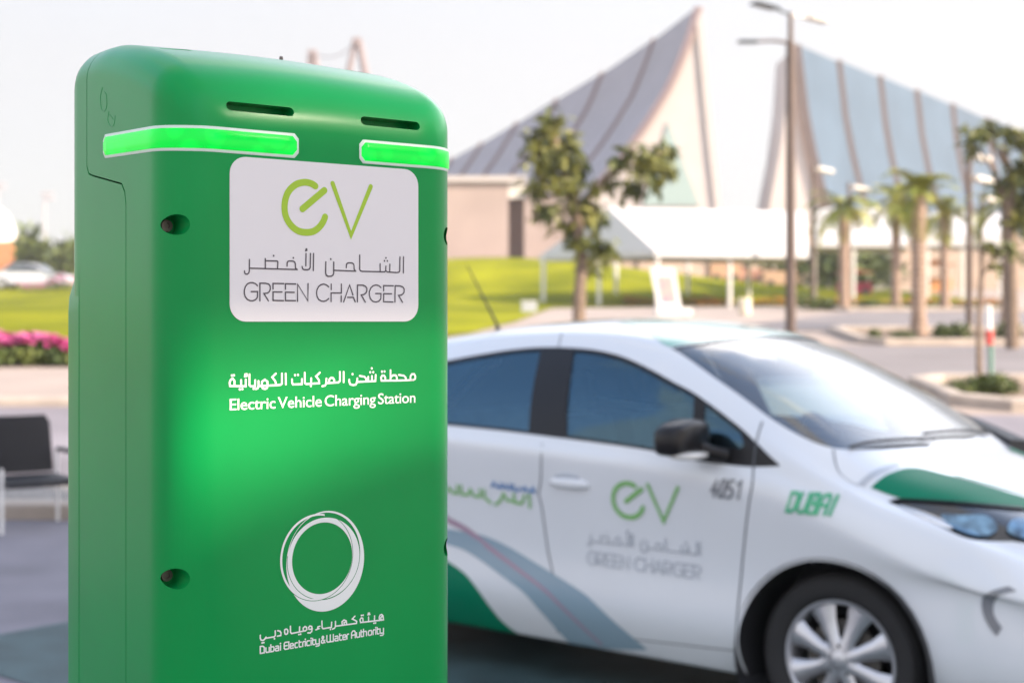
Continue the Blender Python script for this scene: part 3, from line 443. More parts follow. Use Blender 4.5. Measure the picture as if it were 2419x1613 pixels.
    mb.f += [(i*k+j, i*k+(j+1) % k, (i+1)*k+(j+1) % k, (i+1)*k+j) for i in range(len(lev)-1) for j in range(k)]+[tuple(range(k))[::-1], tuple((len(lev)-1)*k+j for j in range(k))]
    mb.build('rear_door', green, root, True)
    MB().box((W/2, .165, .02), (W+.05, .40, .04)).build('plinth', conc, root, bevel=.006)
    # light bars following the plan of the shell
    def plan(a):
        la = RR*math.pi/2; a0 = .25-RR
        if a < a0: return (0, .25-a, -1, 0)
        if a < a0+la: t = (a-a0)/RR; return (RR-RR*math.cos(t), RR-RR*math.sin(t), -math.cos(t), -math.sin(t))
        a -= a0+la; fl = W-2*RR
        if a < fl: return (RR+a, 0, 0, -1)
        a -= fl
        if a < la: t = a/RR; return (W-RR+RR*math.sin(t), RR-RR*math.cos(t), math.sin(t), -math.cos(t))
        a -= la; return (W, RR+a, 1, 0)
    ax = lambda x: .25-RR+RR*math.pi/2+x-RR            # arc length at front abscissa x
    def bar(name, a0, a1, z0, z1, off, th, rad, m, parent, rise):
        mb = MB(); N = 64; A = np.linspace(a0, a1, N); ring = []
        for i, a in enumerate(A):
            e = min(a-a0, a1-a); c = rad-math.sqrt(max(0, rad*rad-(rad-e)**2)) if e < rad else 0
            x, y, nx, ny = plan(a); dz = rise(x, y)
            for o, s in ((-.003, 0), (off+th*.55, 0), (off+th, .0022), (off+th, 1), (off+th*.55, 2), (-.003, 2)):
                za = z0+c; zb = z1-c; z = za if s == 0 else za+.0012*min(1, (zb-za)/.006) if s == .0022 else zb-.0012*min(1, (zb-za)/.006) if s == 1 else zb
                mb.v.append((x+nx*o, y+ny*o, z+dz))
        for i in range(N-1): mb.f += [(i*6+k, i*6+(k+1) % 6, (i+1)*6+(k+1) % 6, (i+1)*6+k) for k in range(6)]
        mb.f += [tuple(range(6)), tuple((N-1)*6+k for k in range(6))[::-1]]
        return mb.build(name, m, parent, True)
    rl = lambda x, y: .007*max(0, min(1, (y-.01)/.19)) if y > .01 else 0
    aL = .25-.198; aR = ax(W-RR)+RR*math.pi/2+(.198-RR)
    for a0, a1 in ((aL, ax(.159)), (ax(.249), aR)):
        f = bar('light_bar_frame', a0-.003, a1+.003, 1.7128, 1.7422, -.0003, .0011, .006, rim, root, rl)
        bar('light_bar', a0, a1, 1.7162, 1.7388, .0003, .0016, .006, led, f, rl)
    # label plate and everything printed on the front face
    def rrect(x0, z0, x1, z1, r, n=9):
        return [(cx+r*math.cos(a), cz+r*math.sin(a)) for cx, cz, s in ((x1-r, z1-r, 0), (x0+r, z1-r, 1), (x0+r, z0+r, 2), (x1-r, z0+r, 3)) for a in np.linspace(s*math.pi/2, (s+1)*math.pi/2, n)]
    lab = MB().prism(rrect(.0722, 1.5183, .3324, 1.7097, .0205), -.0008, .001, 'XZ').build('label', white, root)
    def pr(name, strokes, wd, m, parent, y, dot=1.25, sm=False):
        mb = MB()
        for k, s in enumerate(strokes):
            L = sum(math.dist(s[i], s[i+1]) for i in range(len(s)-1))
            ww = wd*dot if L < wd else wd
            P = smooth2(s) if sm and len(s) > 3 else s
            ribbon(mb, [(p[0], p[1]) for p in P], ww, lambda a, b, k: (a/1000, y-.00003*(k % 7), b/1000), True, k)
        return mb.build(name, m, parent)
    pr('logo', EV_E, 8.2, lime, lab, -.0011, sm=True); pr('logo', EV_V, 5.9, lime, lab, -.0011)
    pr('arabic_lettering', AR_LABEL, 1.65, ink, lab, -.0011); pr('lettering', EN_LABEL, 1.65, ink, lab, -.0011)
    pr('arabic_lettering', AR_MID, 2.4, print_w, root, -.0004, 1.15)
    pr('arabic_lettering', AR_LOW, 1.75, print_w, root, -.0004, 1.2); pr('lettering', EN_LOW, 1.6, print_w, root, -.0004, 1.2)
    # one line of type set in the built-in face
    cu = bpy.data.curves.new('type', 'FONT'); cu.body = 'Electric Vehicle Charging Station'; cu.size = 1; cu.offset = .007; cu.resolution_u = 4; cu.space_character = .97; cu.space_word = .55
    tmp = bpy.data.objects.new('type', cu); COL.objects.link(tmp); dg = bpy.context.evaluated_depsgraph_get()
    me = bpy.data.meshes.new_from_object(tmp.evaluated_get(dg)); bpy.data.objects.remove(tmp)
    q = np.array([v.co[:] for v in me.vertices]); (xa, zb), (xc, zd), (_, zcap) = EN_MID
    x0, x1 = q[:, 0].min(), q[:, 0].max(); sx = (xc-xa)/1000/(x1-x0); sz = (zcap-zb)/1000/.729
    for v in me.vertices: v.co = (xa/1000+(v.co.x-x0)*sx, -.0005, zb/1000+v.co.y*sz)
    link('lettering', me, print_w, root)
    # ring emblem out of offset ellipses
    E = {k: v for k, v in RINGS.items()}
    def el(k, g=0, n=120): x, z, a, b = E[k]; return [(x+(a+g)*math.cos(t), z+(b+g)*math.sin(t)) for t in np.linspace(0, 2*math.pi, n, endpoint=False)]
    def ins(P, k, g=0): x, z, a, b = E[k]; return ((P[:, 0]-x)/(a+g))**2+((P[:, 1]-z)/(b+g))**2 < 1
    V = []; Ed = []
    for k, g in (('H', 0), ('O4', 0), ('O4', .75), ('O1', 0), ('O1', .7), ('I1', 0), ('O3', 0), ('I3', 0)):
        o = len(V); L = el(k, g); V += L; Ed += [(o+i, o+(i+1) % len(L)) for i in range(len(L))]
    vv, _, ff, *_ = geometry.delaunay_2d_cdt([Vector(p) for p in V], Ed, [], 0, 1e-6)
    vv = np.array([(p.x, p.y) for p in vv]); c = np.array([vv[list(f)].mean(0) for f in ff])
    gap = (ins(c, 'O4', .75) & ~ins(c, 'O4')) | (ins(c, 'O1', .7) & ~ins(c, 'O1'))
    keep = ((ins(c, 'O1') & ~ins(c, 'I1') & (c[:, 0] < E['O1'][0]+10)) | (((ins(c, 'O4') & ~ins(c, 'H')) | (ins(c, 'O3') & ~ins(c, 'I3'))) & ~gap))
    keep |= ins(c, 'O3') & ~ins(c, 'I3') & (c[:, 1] > E['O3'][1]+12)
    MB().add([(a/1000, -.0005, b/1000) for a, b in vv], [tuple(f) for f, k in zip(ff, keep) if k]).build('ring_emblem', print_w, root)
    # moulded mark on the cheek of the cover
    mb = MB()
    for s in ([(0, 44), (-7, 30), (-4, 10), (8, 4), (16, 12), (14, 30), (6, 36)], [(24, 2), (20, -12), (30, -24), (42, -22), (46, -8)], [(26, -4), (40, -14)]):
        mb.tube([(0, .205-a/1000*.9, 1.775+b/1000*.75) for a, b in smooth2(s)], .0004, 6)
    mb.build('moulded_mark', green, root, True)
    return root
build_charger()
# ------------------------------------------------------------------ the parked electric car
def build_car():
    paint = mat('car_paint', (.69, .71, .735), rough=.28, coat=1, var=.02, vscale=2)
    trim = mat('car_trim', (.010, .009, .010), rough=.3, coat=.1, spec=.25)
    plast = mat('car_plastic', (.02, .02, .022), rough=.55, bump=.2, bscale=400)
    dark = mat('car_lining', (.085, .09, .10), rough=.85, bump=.2, bscale=300)
    cloth = mat('seat_cloth', (.15, .17, .18), rough=.9, bump=.3, bscale=500, var=.2)
    gside = glass_mat('side_glass', (.62, .80, .86), .12, tint2=(.38, .66, .85)); gfront = glass_mat('front_glass', (.66, .82, .84), .18)
    rubber = mat('tyre_rubber', (.022, .021, .022), rough=.8, bump=.25, bscale=120)
    alloy = mat('wheel_alloy', (.60, .60, .63), rough=.32, metal=.75)
    chrome = mat('chrome', (.75, .74, .72), rough=.12, metal=1)
    lens = mat('lamp_housing', (.02, .022, .025), rough=.08, coat=1)
    lampb = mat('lamp_blue', (.02, .06, .11), rough=.08, metal=.3, coat=1, var=.01, vscale=22, col2=(.22, .42, .60))  # lighter blue noise paints broken reflections into the lamp colour
    gline = mat('panel_gap', (.10, .105, .115), rough=.8)
    dgreen = mat('livery_green', (.0, .165, .085), rough=.45, spec=.15); grey = mat('livery_grey_blue', (.24, .34, .41), rough=.3, coat=1)
    pink = mat('livery_pink', (.36, .24, .31), rough=.3, coat=1); lgreen = mat('livery_light_green', (.19, .44, .32), rough=.28, coat=1)
    evg = mat('decal_green', (.19, .45, .12), rough=.35, coat=1); faint = mat('decal_grey', (.40, .43, .47), rough=.35, coat=1)
    numg = mat('decal_dark_grey', (.17, .18, .20), rough=.35, coat=1); blue = mat('decal_blue', (.05, .19, .44), rough=.35, coat=1); dub = mat('decal_emerald', (.015, .38, .17), rough=.35, coat=1)
    root = thing('electric_car', CAR_LOC, 'white electric hatchback with green and grey livery, parked beyond the green charging post', 'car', CAR_RZ)
    K = .2
    def sheet(name, outer, holes, off, m, parent=root, h=.035, thick=0):
        "panel cut out of the body surface; outlines in (x, v)"
        vv, ff = cdt([(a, b*K) for a, b in outer], [[(a, b*K) for a, b in l] for l in holes], h)
        P = []; N = []
        for a, b in vv:
            p = S(min(max(a, -3.24), .86), b/K); n = SN(min(max(a, -3.24), .86), b/K); P.append(p+n*off); N.append(n)
        me = bpy.data.meshes.new(name); me.from_pydata([tuple(p) for p in P], [], ff)
        # outward winding
        bm = bmesh.new(); bm.from_mesh(me); bm.faces.ensure_lookup_table()
        flip = [f for f in bm.faces if f.normal.dot(Vector(N[f.verts[0].index])) < 0]; bmesh.ops.reverse_faces(bm, faces=flip); bm.to_mesh(me); bm.free()
        me.polygons.foreach_set('use_smooth', [True]*len(me.polygons)); me.normals_split_custom_set_from_vertices([tuple(n) for n in N])
        return link(name, me, m, parent)
    mir = lambda l: [(a, -b) for a, b in l]
    itp = lambda L: (lambda x, A=sorted(L): float(np.interp(x, [p[0] for p in A], [p[1] for p in A])))
    # side glass opening
    DT = [(-2.37, -4.45), (-2.33, -3.95), (-2.2, -3.62), (-2.08, -3.45)]+[p for p in DLO_TOP if p[0] < -.21]
    DB = [(-2.37, -4.55), (-2.31, -4.78), (-2.1, -4.825)]+[p for p in DLO_BOT if p[0] < -.21]
    vt, vb = itp(DT), itp(DB); dlo = DT+[(-.2, -4.54)]+sorted(DB, reverse=True)
    def pane(lx, rx, q=.10):     # strip of the opening between two pillar lines
        a = lx if callable(lx) else None
        xs = np.linspace(0, 1, 22); top = []; bot = []
        for s in xs:
            x = lx[0]*(1-s)+rx[0]*s; top.append((x, vt(x)-q)); x = lx[1]*(1-s)+rx[1]*s; bot.append((x, vb(x)+q*.8))
        return top+bot[::-1]
    panes = [pane((-2.2, -2.27), (-1.455, -1.365)), pane((-1.27, -1.165), (-.615, -.555)), None]
    panes[2] = [(-.56, vt(-.56)-.1), (-.50, vt(-.50)-.12), (-.44, vt(-.44)-.14), (-.385, vt(-.385)-.16), (-.36, -4.15), (-.37, -4.35), (-.52, -4.5)]
    # windscreen and rear window
    half = [(-.69, 0), (-.695, .8), (-.735, 1.6), (-.805, 2.40), (-.70, 2.5), (-.54, 2.60), (-.413, 2.63), (-.293, 2.66), (-.186, 2.58), (-.092, 2.38), (-.021, 2.0), (.045, 1.28), (.078, .51), (.088, 0)]
    hs = smooth2(half[3:], 4); hs = [tuple(p) for p in half[:3]]+[tuple(p) for p in hs]
    ws = hs+[(a, -b) for a, b in hs[1:-1]][::-1]
    rwh = [(-2.62, 0), (-2.62, 1.9), (-2.68, 2.35), (-2.9, 2.3), (-3.0, 2.0), (-3.03, 0)]; rw = rwh+[(a, -b) for a, b in rwh[1:-1]][::-1]
    def vz(x, z):                 # row of the flank at height z
        lo, hi = 4.6, 9.9
        for _ in range(30):
            m = (lo+hi)/2
            if S(x, m)[2] > z: lo = m
            else: hi = m
        return (lo+hi)/2
    arches = []
    for cx in (0, -2.588):
        r = .362; p = []
        for t in np.linspace(R(-12), R(192), 40):
            x = cx+r*math.cos(t); z = .31+r*math.sin(t); p.append((x, -vz(x, z) if z > .232 else -9.9))
        arches.append([(cx+r*.985, -11.2)]+p+[(cx-r*.985, -11.2)])
    # merge each arch with the lower border of the body outline
    NVb = NV
    def border(sg):
        l = [(-3.24, sg*NVb)]
        for cx, a in ((-2.588, arches[1]), (0, arches[0])):
            q = [(x, min(max(v, -NVb), NVb)) for x, v in a][::-1]
            l += [(x, sg*-v if sg > 0 else v) for x, v in q]
        return l+[(.86, sg*NVb)]
    lamp = LAMP_T+[(.60, -1.12), (.665, -1.25), (.70, -1.75), (.69, -2.25), (.64, -2.48)]+LAMP_B[::-1][1:]
    outer = border(-1)+[tuple(p) for p in border(1)[::-1]]
    body = sheet('body', outer, [dlo, mir(dlo), ws, rw, lamp, mir(lamp)], 0, paint, root, .034)
    sheet('lining', [(-3.05, -5.8), (-2.2, -5.8), (-2.2, -8.6), (-.42, -8.6), (-.42, -5.5), (.05, -5.3), (.05, 5.3), (-.42, 5.5), (-.42, 8.6), (-2.2, 8.6), (-2.2, 5.8), (-3.05, 5.8)], [[(a, b) for a, b in dlo], mir(dlo), ws, rw], -.035, dark, root, .06)
    for f in (lambda l: l, mir):
        tr = sheet('window_trim', f(dlo), [f(p) for p in panes], -.002, trim, root, .03)
        for p in panes: sheet('side_window', f(p), [], -.006, gside, root, .05)
    sw = lambda L, g: [(a, b) for a, b in L]
    wsi = []
    cxm = -.33
    for a, b in ws:                # clear part of the windscreen inside the black border
        k = .955 if abs(b) > .5 else 1
        wsi.append((cxm+(a-cxm)*(.90 if a > -.2 else .955), b*(.93 if abs(b) > 1.5 else .96)))
    sheet('windscreen', ws, [], -.004, gfront, root, .04)
    sheet('windscreen_border', ws, [wsi], -.009, trim, root, .03)
    sheet('rear_window', rw, [], -.004, gside, root, .06)
    # livery
    GT = [(-2.05, -7.02), (-1.90, -7.25)]+GREEN_T
    g = [(-2.25, -9.6), (-2.22, -7.6), (-2.15, -7.2)]+GT+[(GREEN_T[-1][0], -9.75)]
    sheet('livery_flash', g, [], .0018, dgreen, body, .05)
    b_ = [(-2.2, -6.95)]+SWOOSH_T; c_ = [(-2.2, -7.05), (-2.0, -7.1)]+SWOOSH_B
    sheet('livery_swoosh', b_+c_[::-1], [], .0018, grey, body, .05)
    def line(name, pts, w, m, off, parent=body, sg=1):
        mb = MB(); P = [(a, b*K*sg) for a, b in pts]
        ribbon(mb, P, w, lambda a, b, k: tuple(S(min(max(a, -3.24), .86), b/K)+SN(min(max(a, -3.24), .86), b/K)*off), False)
        return mb.build(name, m, parent)
    line('livery_stripe', [(-2.0, -6.5)]+PINK, .016, pink, .0026)
    HB = [(.107, -2.81)]+HOOD_B[1:]
    hp = HOOD_T+[(.60, -.8), (.66, -.75), (.68, -1.0), (.62, -1.3)]+HB[::-1]
    for f in (lambda l: l, mir): sheet('hood_flash', f(hp), [], .0018, dgreen, body, .03)
    line('hood_edge', HOOD_EDGE+[(.52, -.72)], .02, lgreen, .003); line('hood_edge', HOOD_FAINT, .02, faint, .003)
    rt = [(-.70, 0), (-.705, .8), (-.745, 1.6), (-.815, 2.36), (-.86, 2.3), (-1.0, 1.7), (-1.25, 1.2), (-1.3, 0)]; sheet('roof_flash', rt+[(a, -b) for a, b in rt[1:-1]][::-1], [], .0018, lgreen, body, .05)
    # panel gaps and creases
    for sg in (1, -1):
        line('panel_gap', SEAM_B, .007, gline, .001, sg=sg); line('panel_gap', SEAM_F, .007, gline, .001, sg=sg); line('panel_gap', SEAM_HOOD, .006, gline, .001, sg=sg)
        line('panel_gap', SEAM_ROOF, .006, gline, .001, sg=sg)
        line('panel_gap', [(-.372, -8.46), (-.8, -8.62), (-1.22, -8.85)], .006, gline, .001, sg=sg)
        line('panel_gap', [(-2.02, -5.1), (-2.04, -6.0), (-2.10, -6.8), (-2.2, -7.5)], .007, gline, .001, sg=sg)
    # door handles
    for sg in (-1, 1):
        for hx in (-1.13, -2.0):
            y = sg*.866; h = MB(); h.ellipsoid((hx, y, .865), (.10, .016, .022), p=.8); h.build('door_handle', paint, root, True)
            c = MB(); c.ellipsoid((hx-.01, y, .892), (.065, .006, .018)); c.build('handle_recess_shade', faint, body, True)  # grey blob paints the shade inside the handle recess
    # printed marks on the door, laid out in door coordinates
    cx, cz = .2023, 1.614
    def decal(name, strokes, w, m, fn, sm=False):
        mb = MB()
        for k, s in enumerate(strokes):
            P = [fn(a, b) for a, b in (smooth2(s) if sm and len(s) > 3 else s)]
            L = sum(math.dist(P[i], P[i+1]) for i in range(len(P)-1)); ww = w*1.3 if L < w else w
            def to3(a, b, k):
                v = -vz(a, b); return tuple(S(a, v)+SN(a, v)*(.004+.00006*(k % 6)))
            ribbon(mb, P, ww, to3, True, k)
        return mb.build(name, m, body)
    # near side only shows; label design scaled onto the door
    e = lambda a, b: (-.926+(a-138.9)/(265.2-138.9)*.321, .748+(b-1621.7)/(1687.2-1621.7)*.145)
    decal('logo', EV_E, .019, evg, e, True); decal('logo', EV_V, .015, evg, e)
    tx = lambda a, b: (-1.05+(a-90)/(318-90)*.543, .539+(b-1538)/(1591-1538)*.129)
    decal('arabic_lettering', AR_LABEL[:12], .0055, faint, tx); decal('arabic_lettering', AR_LABEL[12:], .0055, faint, tx); decal('lettering', EN_LABEL, .0055, faint, tx)
    nm = lambda a, b: (-.470+a*.118+b*.012, .868+b*.062)
    decal('fleet_number', [[(.13, 0), (.13, 1), (0, .35), (.2, .35)], [(.32, 0), (.30, .2), (.30, .8), (.35, 1), (.45, 1), (.48, .8), (.48, .2), (.43, 0), (.32, 0)], [(.75, 1), (.6, 1), (.58, .55), (.72, .55), (.77, .35), (.75, .1), (.68, 0), (.57, 0)], [(.9, .8), (1, 1), (1, 0)]], .011, numg, nm)
    du = lambda a, b: (-.155+a*.172+b*.014, .838+b*.066)
    decal('lettering', [[(0, 0), (.02, 1), (.14, 1), (.18, .8), (.16, .15), (.1, 0), (0, 0)], [(.24, 1), (.23, .2), (.28, 0), (.36, 0), (.40, .2), (.40, 1)], [(.46, 0), (.48, 1), (.60, 1), (.61, .6), (.50, .52), (.62, .45), (.61, 0), (.46, 0)], [(.68, 0), (.69, .8), (.74, 1), (.82, 1), (.85, .8), (.85, 0)], [(.69, .45), (.85, .45)], [(.96, 0), (.97, 1)]], .0125, dub, du)
    bl = lambda a, b: (-1.54+a*.23, .818+b*.026-a*.006)
    decal('blue_lettering', [[(0, .2), (.05, .9), (.12, .2), (.2, .2), (.2, .9)], [(.26, .2), (.3, .8), (.36, .2), (.44, .2), (.44, 1)], [(.52, .9), (.52, .1), (.62, .1), (.66, .6)], [(.72, .1), (.78, .8), (.84, .2), (.92, .2), (.96, .9), (1, .1)]], .010, blue, bl)
    gr = lambda a, b: (-1.80+a*.46, .770+b*.05-a*.012)
    decal('green_lettering', [[(0, .2), (.04, .6), (.08, .2), (.14, .2), (.14, .9)], [(.19, .9), (.19, .2), (.27, .2), (.3, .7), (.34, .2), (.42, .2), (.42, .8)], [(.47, .8), (.47, .2), (.54, -.2)], [(.60, -.3), (.66, .1), (.70, .7), (.74, .2), (.82, .2)], [(.82, .8), (.83, .1), (.91, .1), (.95, .8)], [(1, .9), (1, -.1)]], .0125, evg, gr)
    # head lamps
    for sg in (1, -1):
        f = (lambda l: l) if sg == 1 else mir
        hl = sheet('headlight', f(lamp), [], -.006, lens, root, .03)
        st = sheet('lamp_strip', f(LAMP_STRIP), [], .002, chrome, hl, .03)
        for q in ([(.345, -2.85), (.40, -2.55), (.47, -2.2), (.515, -2.45), (.50, -2.9), (.455, -3.3), (.40, -3.3)], [(.545, -1.85), (.615, -1.62), (.64, -2.05), (.60, -2.45), (.545, -2.45)]):
            sheet('reflector', f([tuple(p) for p in smooth2(q, 4, True)]), [], .003, lampb, hl, .02)
        line('lamp_brow', [(a, b) for a, b in LAMP_T], .012, trim, .003, root, sg)
        line('fog_slot', FOG[1:17], .034, numg, .003, root, sg)
    # grille, plate area, lower lip (front end)
    for z0, z1, w in ((.60, .65, .17), (.28, .38, .24)):
        mb = MB(); mb.box((.845, 0, (z0+z1)/2), (.03, w*2, z1-z0)); mb.build('grille', plast, root, bevel=.01)
    MB().box((.864, 0, .48), (.012, .40, .10)).build('number_plate', mat('plate_white', (.75, .75, .72), .5), root, bevel=.004)
    # tail lamps
    for sg in (1, -1): MB().ellipsoid((-3.08, sg*.66, .93), (.06, .10, .16), p=.8).build('tail_light', mat('lamp_red', (.35, .01, .01), .1, coat=1), root, True)
    # wheel wells and floor
    for cx in (0, -2.588):
        for sg in (1, -1):
            mb = MB(); mb.lathe([(.375, sg*.858), (.375, sg*.52), (.0, sg*.50)], (cx, 0, .31), 'Y', 40); mb.v = [(x, y, max(z, .18)) for x, y, z in mb.v]; mb.build('wheel_well', plast, root, True)
    MB().box((-1.2, 0, .24), (3.9, 1.05, .05)).box((-1.29, 0, .235), (1.8, 1.52, .06)).build('floor_pan', plast, root)
    # wheels: the part is the brake disc, tyre and rim hang under it
    def wheel(cx, sg):
        wr = MB().lathe([(.0, .04), (.14, .04), (.14, .06), (.0, .06)], (0, 0, 0), 'Y', 28).build('wheel', mat('brake_steel', (.12, .11, .10), .5, metal=.8) if 'brake_steel' not in bpy.data.materials else bpy.data.materials['brake_steel'], root, True)
        wr.location = (cx, sg*.77, .31); wr.rotation_euler = (0, 0, 0 if sg < 0 else math.pi)
        MB().lathe([(.212, .012), (.226, -.004), (.252, -.014), (.285, -.012), (.300, .002), (.308, .02), (.310, .05), (.310, .15), (.305, .18), (.285, .195), (.215, .19)], (0, 0, 0), 'Y', 64).build('tyre', rubber, wr, True)
        rm = MB().lathe([(.204, .19), (.195, .12), (.190, .05), (.196, .014), (.204, .004), (.213, .003), (.216, .010), (.214, .02), (.204, .19)], (0, 0, 0), 'Y', 64)
        for k in range(8):
            a = k*math.pi/4+R(22); c, s = math.cos(a), math.sin(a); pr = [(.035, .030, -.002), (.085, .026, .004), (.14, .034, .008), (.197, .054, .010)]
            vs = []
            for r, hw, y in pr:
                for q, yy in ((-hw, y+.012), (-hw*.62, y), (0, y-.003), (hw*.62, y), (hw, y+.012), (hw*.7, y+.03), (-hw*.7, y+.03)): vs.append((r*c-q*s, yy, r*s+q*c))
            rm.add(vs, [(i*7+j, i*7+(j+1) % 7, (i+1)*7+(j+1) % 7, (i+1)*7+j) for i in range(3) for j in range(7)])
        rm.lathe([(.0, -.004), (.028, -.004), (.034, .0), (.06, .002), (.066, .010), (.06, .04)], (0, 0, 0), 'Y', 32)
        ro = rm.build('rim', alloy, wr, True)
        for k in range(5):
            a = k*math.tau/5+.3; MB().lathe([(.0, -.0015), (.0085, -.0015), (.0085, .006)], (.05*math.cos(a), 0, .05*math.sin(a)), 'Y', 10).build('wheel_bolt', plast, wr, True)
    for cx in (0, -2.588):
        for sg in (-1, 1): wheel(cx, sg)
    # door mirrors
    for sg in (-1, 1):
        c = (-.525, sg*.975, 1.083)
        mb = MB(); mb.ellipsoid(c, (.060, .132, .056), 20, 12, p=.5); mb.v = [(x, y, z+.10*(abs(y)-.975)*(-.6)+(.018 if z > c[2] else 0)*(1-abs(abs(y)-.975)/.16)) for x, y, z in mb.v]; mb.tube([(-.43, sg*.83, 1.015), (-.46, sg*.88, 1.03), (-.49, sg*.92, 1.05)], [.03, .028, .03], 10)
        mr = mb.build('mirror', trim, root, True)
        MB().ellipsoid((-.488, sg*.985, 1.026), (.05, .10, .016), p=.8).build('mirror_indicator', mat('mirror_lens', (.62, .60, .56), .15, coat=1) if 'mirror_lens' not in bpy.data.materials else bpy.data.materials['mirror_lens'], mr, True)
    # wipers and roof aerial
    for a, b in (((.06, -.10), (-.02, -.72)), ((.05, .50), (.03, -.12))):
        def wp(x, y): v = y/ .36; return tuple(S(x, v)+SN(x, v)*.012)
        MB().tube([wp(a[0]+(b[0]-a[0])*t, a[1]+(b[1]-a[1])*t) for t in np.linspace(0, 1, 8)], .007, 6).build('wiper', plast, root, True)
    p = S(-2.16, -.3); MB().tube([tuple(p), tuple(p+np.array([.0, 0, .03])), tuple(p+np.array([-.20, .0, .33]))], [.018, .007, .003], 8).build('aerial', plast, root, True)
    # black end piece of the cowl on the far side
    mb = MB(); Q = [(.10, .62), (-.12, .70), (-.30, .755), (-.30, .775), (-.08, .80), (.14, .76)]; mb.v = [(x, y, 1.0+(0.10-x)*.34+.012) for x, y in Q]+[(x, y, .93+(0.10-x)*.2) for x, y in Q]
    mb.f = [tuple(range(6)), tuple(range(6, 12))[::-1]]+[(i, (i+1) % 6, 6+(i+1) % 6, 6+i) for i in range(6)]; mb.build('cowl_cover', plast, root)
    # cabin
    MB().box((-.28, 0, .84), (.45, 1.36, .22)).box((-.05, 0, .93), (.28, 1.3, .08)).build('dashboard', dark, root, bevel=.05)
    sw_ = MB(); ring = [(.185*math.cos(t), .185*math.sin(t)) for t in np.linspace(0, math.tau, 29)]
    tl = R(62); T = lambda u, v: (-.62-v*math.cos(tl), .36+u, .93+v*math.sin(tl))
    sw_.tube([T(u, v) for u, v in ring], .016, 8, False); sw_.tube([T(-.17, 0), T(.17, 0)], .022, 6); sw_.tube([T(0, 0), (-.45, .36, .85)], .035, 8); sw_.build('steering_wheel', plast, root, True)
    for y in (-.36, .36):
        st = MB(); st.box((-1.15, y, .48), (.50, .48, .16)); st.box((-1.42, y, .80), (.14, .46, .62), ry=R(-14)); so_ = st.build('front_seat', cloth, root, bevel=.05)
        MB().box((-1.50, y, 1.20), (.09, .26, .17), ry=R(-10)).build('headrest', cloth, so_, bevel=.035)
    st = MB(); st.box((-2.05, 0, .50), (.48, 1.25, .16)); st.box((-2.34, 0, .80), (.14, 1.25, .56), ry=R(-16)); st.build('rear_seat', cloth, root, bevel=.05)
    mb = MB(); q = S(-.66, 0); mb.box((q[0]+.03, 0, q[2]-.09), (.03, .22, .065)); mb.build('inside_mirror', plast, root, bevel=.01)
    return root
build_car()
# ------------------------------------------------------------------ planting
LEAF = {}
def leafmat(k):
    c = dict(tree=((.045, .072, .013), (.185, .18, .03)), palm=((.11, .16, .018), (.38, .36, .045)), shrub=((.05, .085, .02), (.12, .15, .03)), pink=((.55, .07, .26), (.72, .20, .42)), orange=((.45, .12, .02), (.55, .25, .04)))[k]
    if k not in LEAF: LEAF[k] = mat('leaf_'+k, c[0], .6, var=.01, vscale=2.2, col2=c[1], detail=1)
    return LEAF[k]
M_bark = mat('bark', (.20, .145, .105), .9, var=.3, vscale=9, bump=.6, bscale=30)
M_palmbark = mat('palm_bark', (.33, .235, .18), .9, var=.35, vscale=14, bump=.8, bscale=22)
rnd = random.Random(11)
def leaf(mb, p, L, wd, droop):
    a = rnd.uniform(0, math.tau); e = rnd.uniform(-1.2, .5)-droop
    d = Vector((math.cos(a)*math.cos(e), math.sin(a)*math.cos(e), math.sin(e))); s = d.cross(Vector((rnd.uniform(-1, 1), rnd.uniform(-1, 1), rnd.uniform(-1, 1)))).normalized()*wd/2
    p = Vector(p); mb.add([p, p+d*L*.45+s, p+d*L, p+d*L*.45-s], [(0, 1, 2, 3)])
def clumps(mb, cl, n, L, wd, droop=.3):
    for x, y, z, r in cl:
        for _ in range(int(n*(r/.35)**2)):
            v = Vector((rnd.gauss(0, 1), rnd.gauss(0, 1), rnd.gauss(0, 1))); v = v.normalized()*r*min(1.5, abs(rnd.gauss(.55, .35)))
            leaf(mb, (x+v.x, y+v.y, z+v.z*.9), L*rnd.uniform(.6, 1.2), wd, droop)
def tree(px, d, label, trunk, limbs, cl, n=90, L=.17, wd=.055, r0=.075, base=None, group=None):
    "outline points in metres from the base: (x, z)"
    X = gx(px, d); root = thing('tree', (X, d, T(X, d)), label, 'tree', 0, group)
    P = smooth2(trunk, 4); m = len(P)
    mb = MB().tube([(p[0], 0, p[1]) for p in P], [r0*(1.15-.75*i/(m-1)) for i in range(m)], 9); mb.build('trunk', M_bark, root, True)
    lm = MB()
    for l in limbs:
        Q = smooth2(l, 4) if len(l) > 2 else [np.array(q, float) for q in l]; k = len(Q)
        lm.tube([(q[0], q[2] if len(q) > 2 else 0, q[1]) for q in Q], [r0*.5*(1-.7*i/(k-1)) for i in range(k)], 6)
    lm.build('limbs', M_bark, root, True)
    cr = MB(); clumps(cr, [(x, rnd.uniform(-.3, .3), z, r) for x, z, r in cl], n, L, wd); cr.build('crown', leafmat('tree'), root)
    return root
def pz(px, py, px0, d):   # photo offset from a base column at distance d -> metres from the ground there
    X = gx(px0, d); k = d/3267; return ((px-px0)*k, CAM_H+(735-py)*k-T(X, d))
def tr(px0, d, label, trunk, limbs, cl, **kw):
    k = d/3267
    return tree(px0, d, label, [pz(a, b, px0, d) for a, b in trunk], [[pz(a, b, px0, d) for a, b in l] for l in limbs], [(*pz(a, b, px0, d), r*k) for a, b, r in cl], **kw)
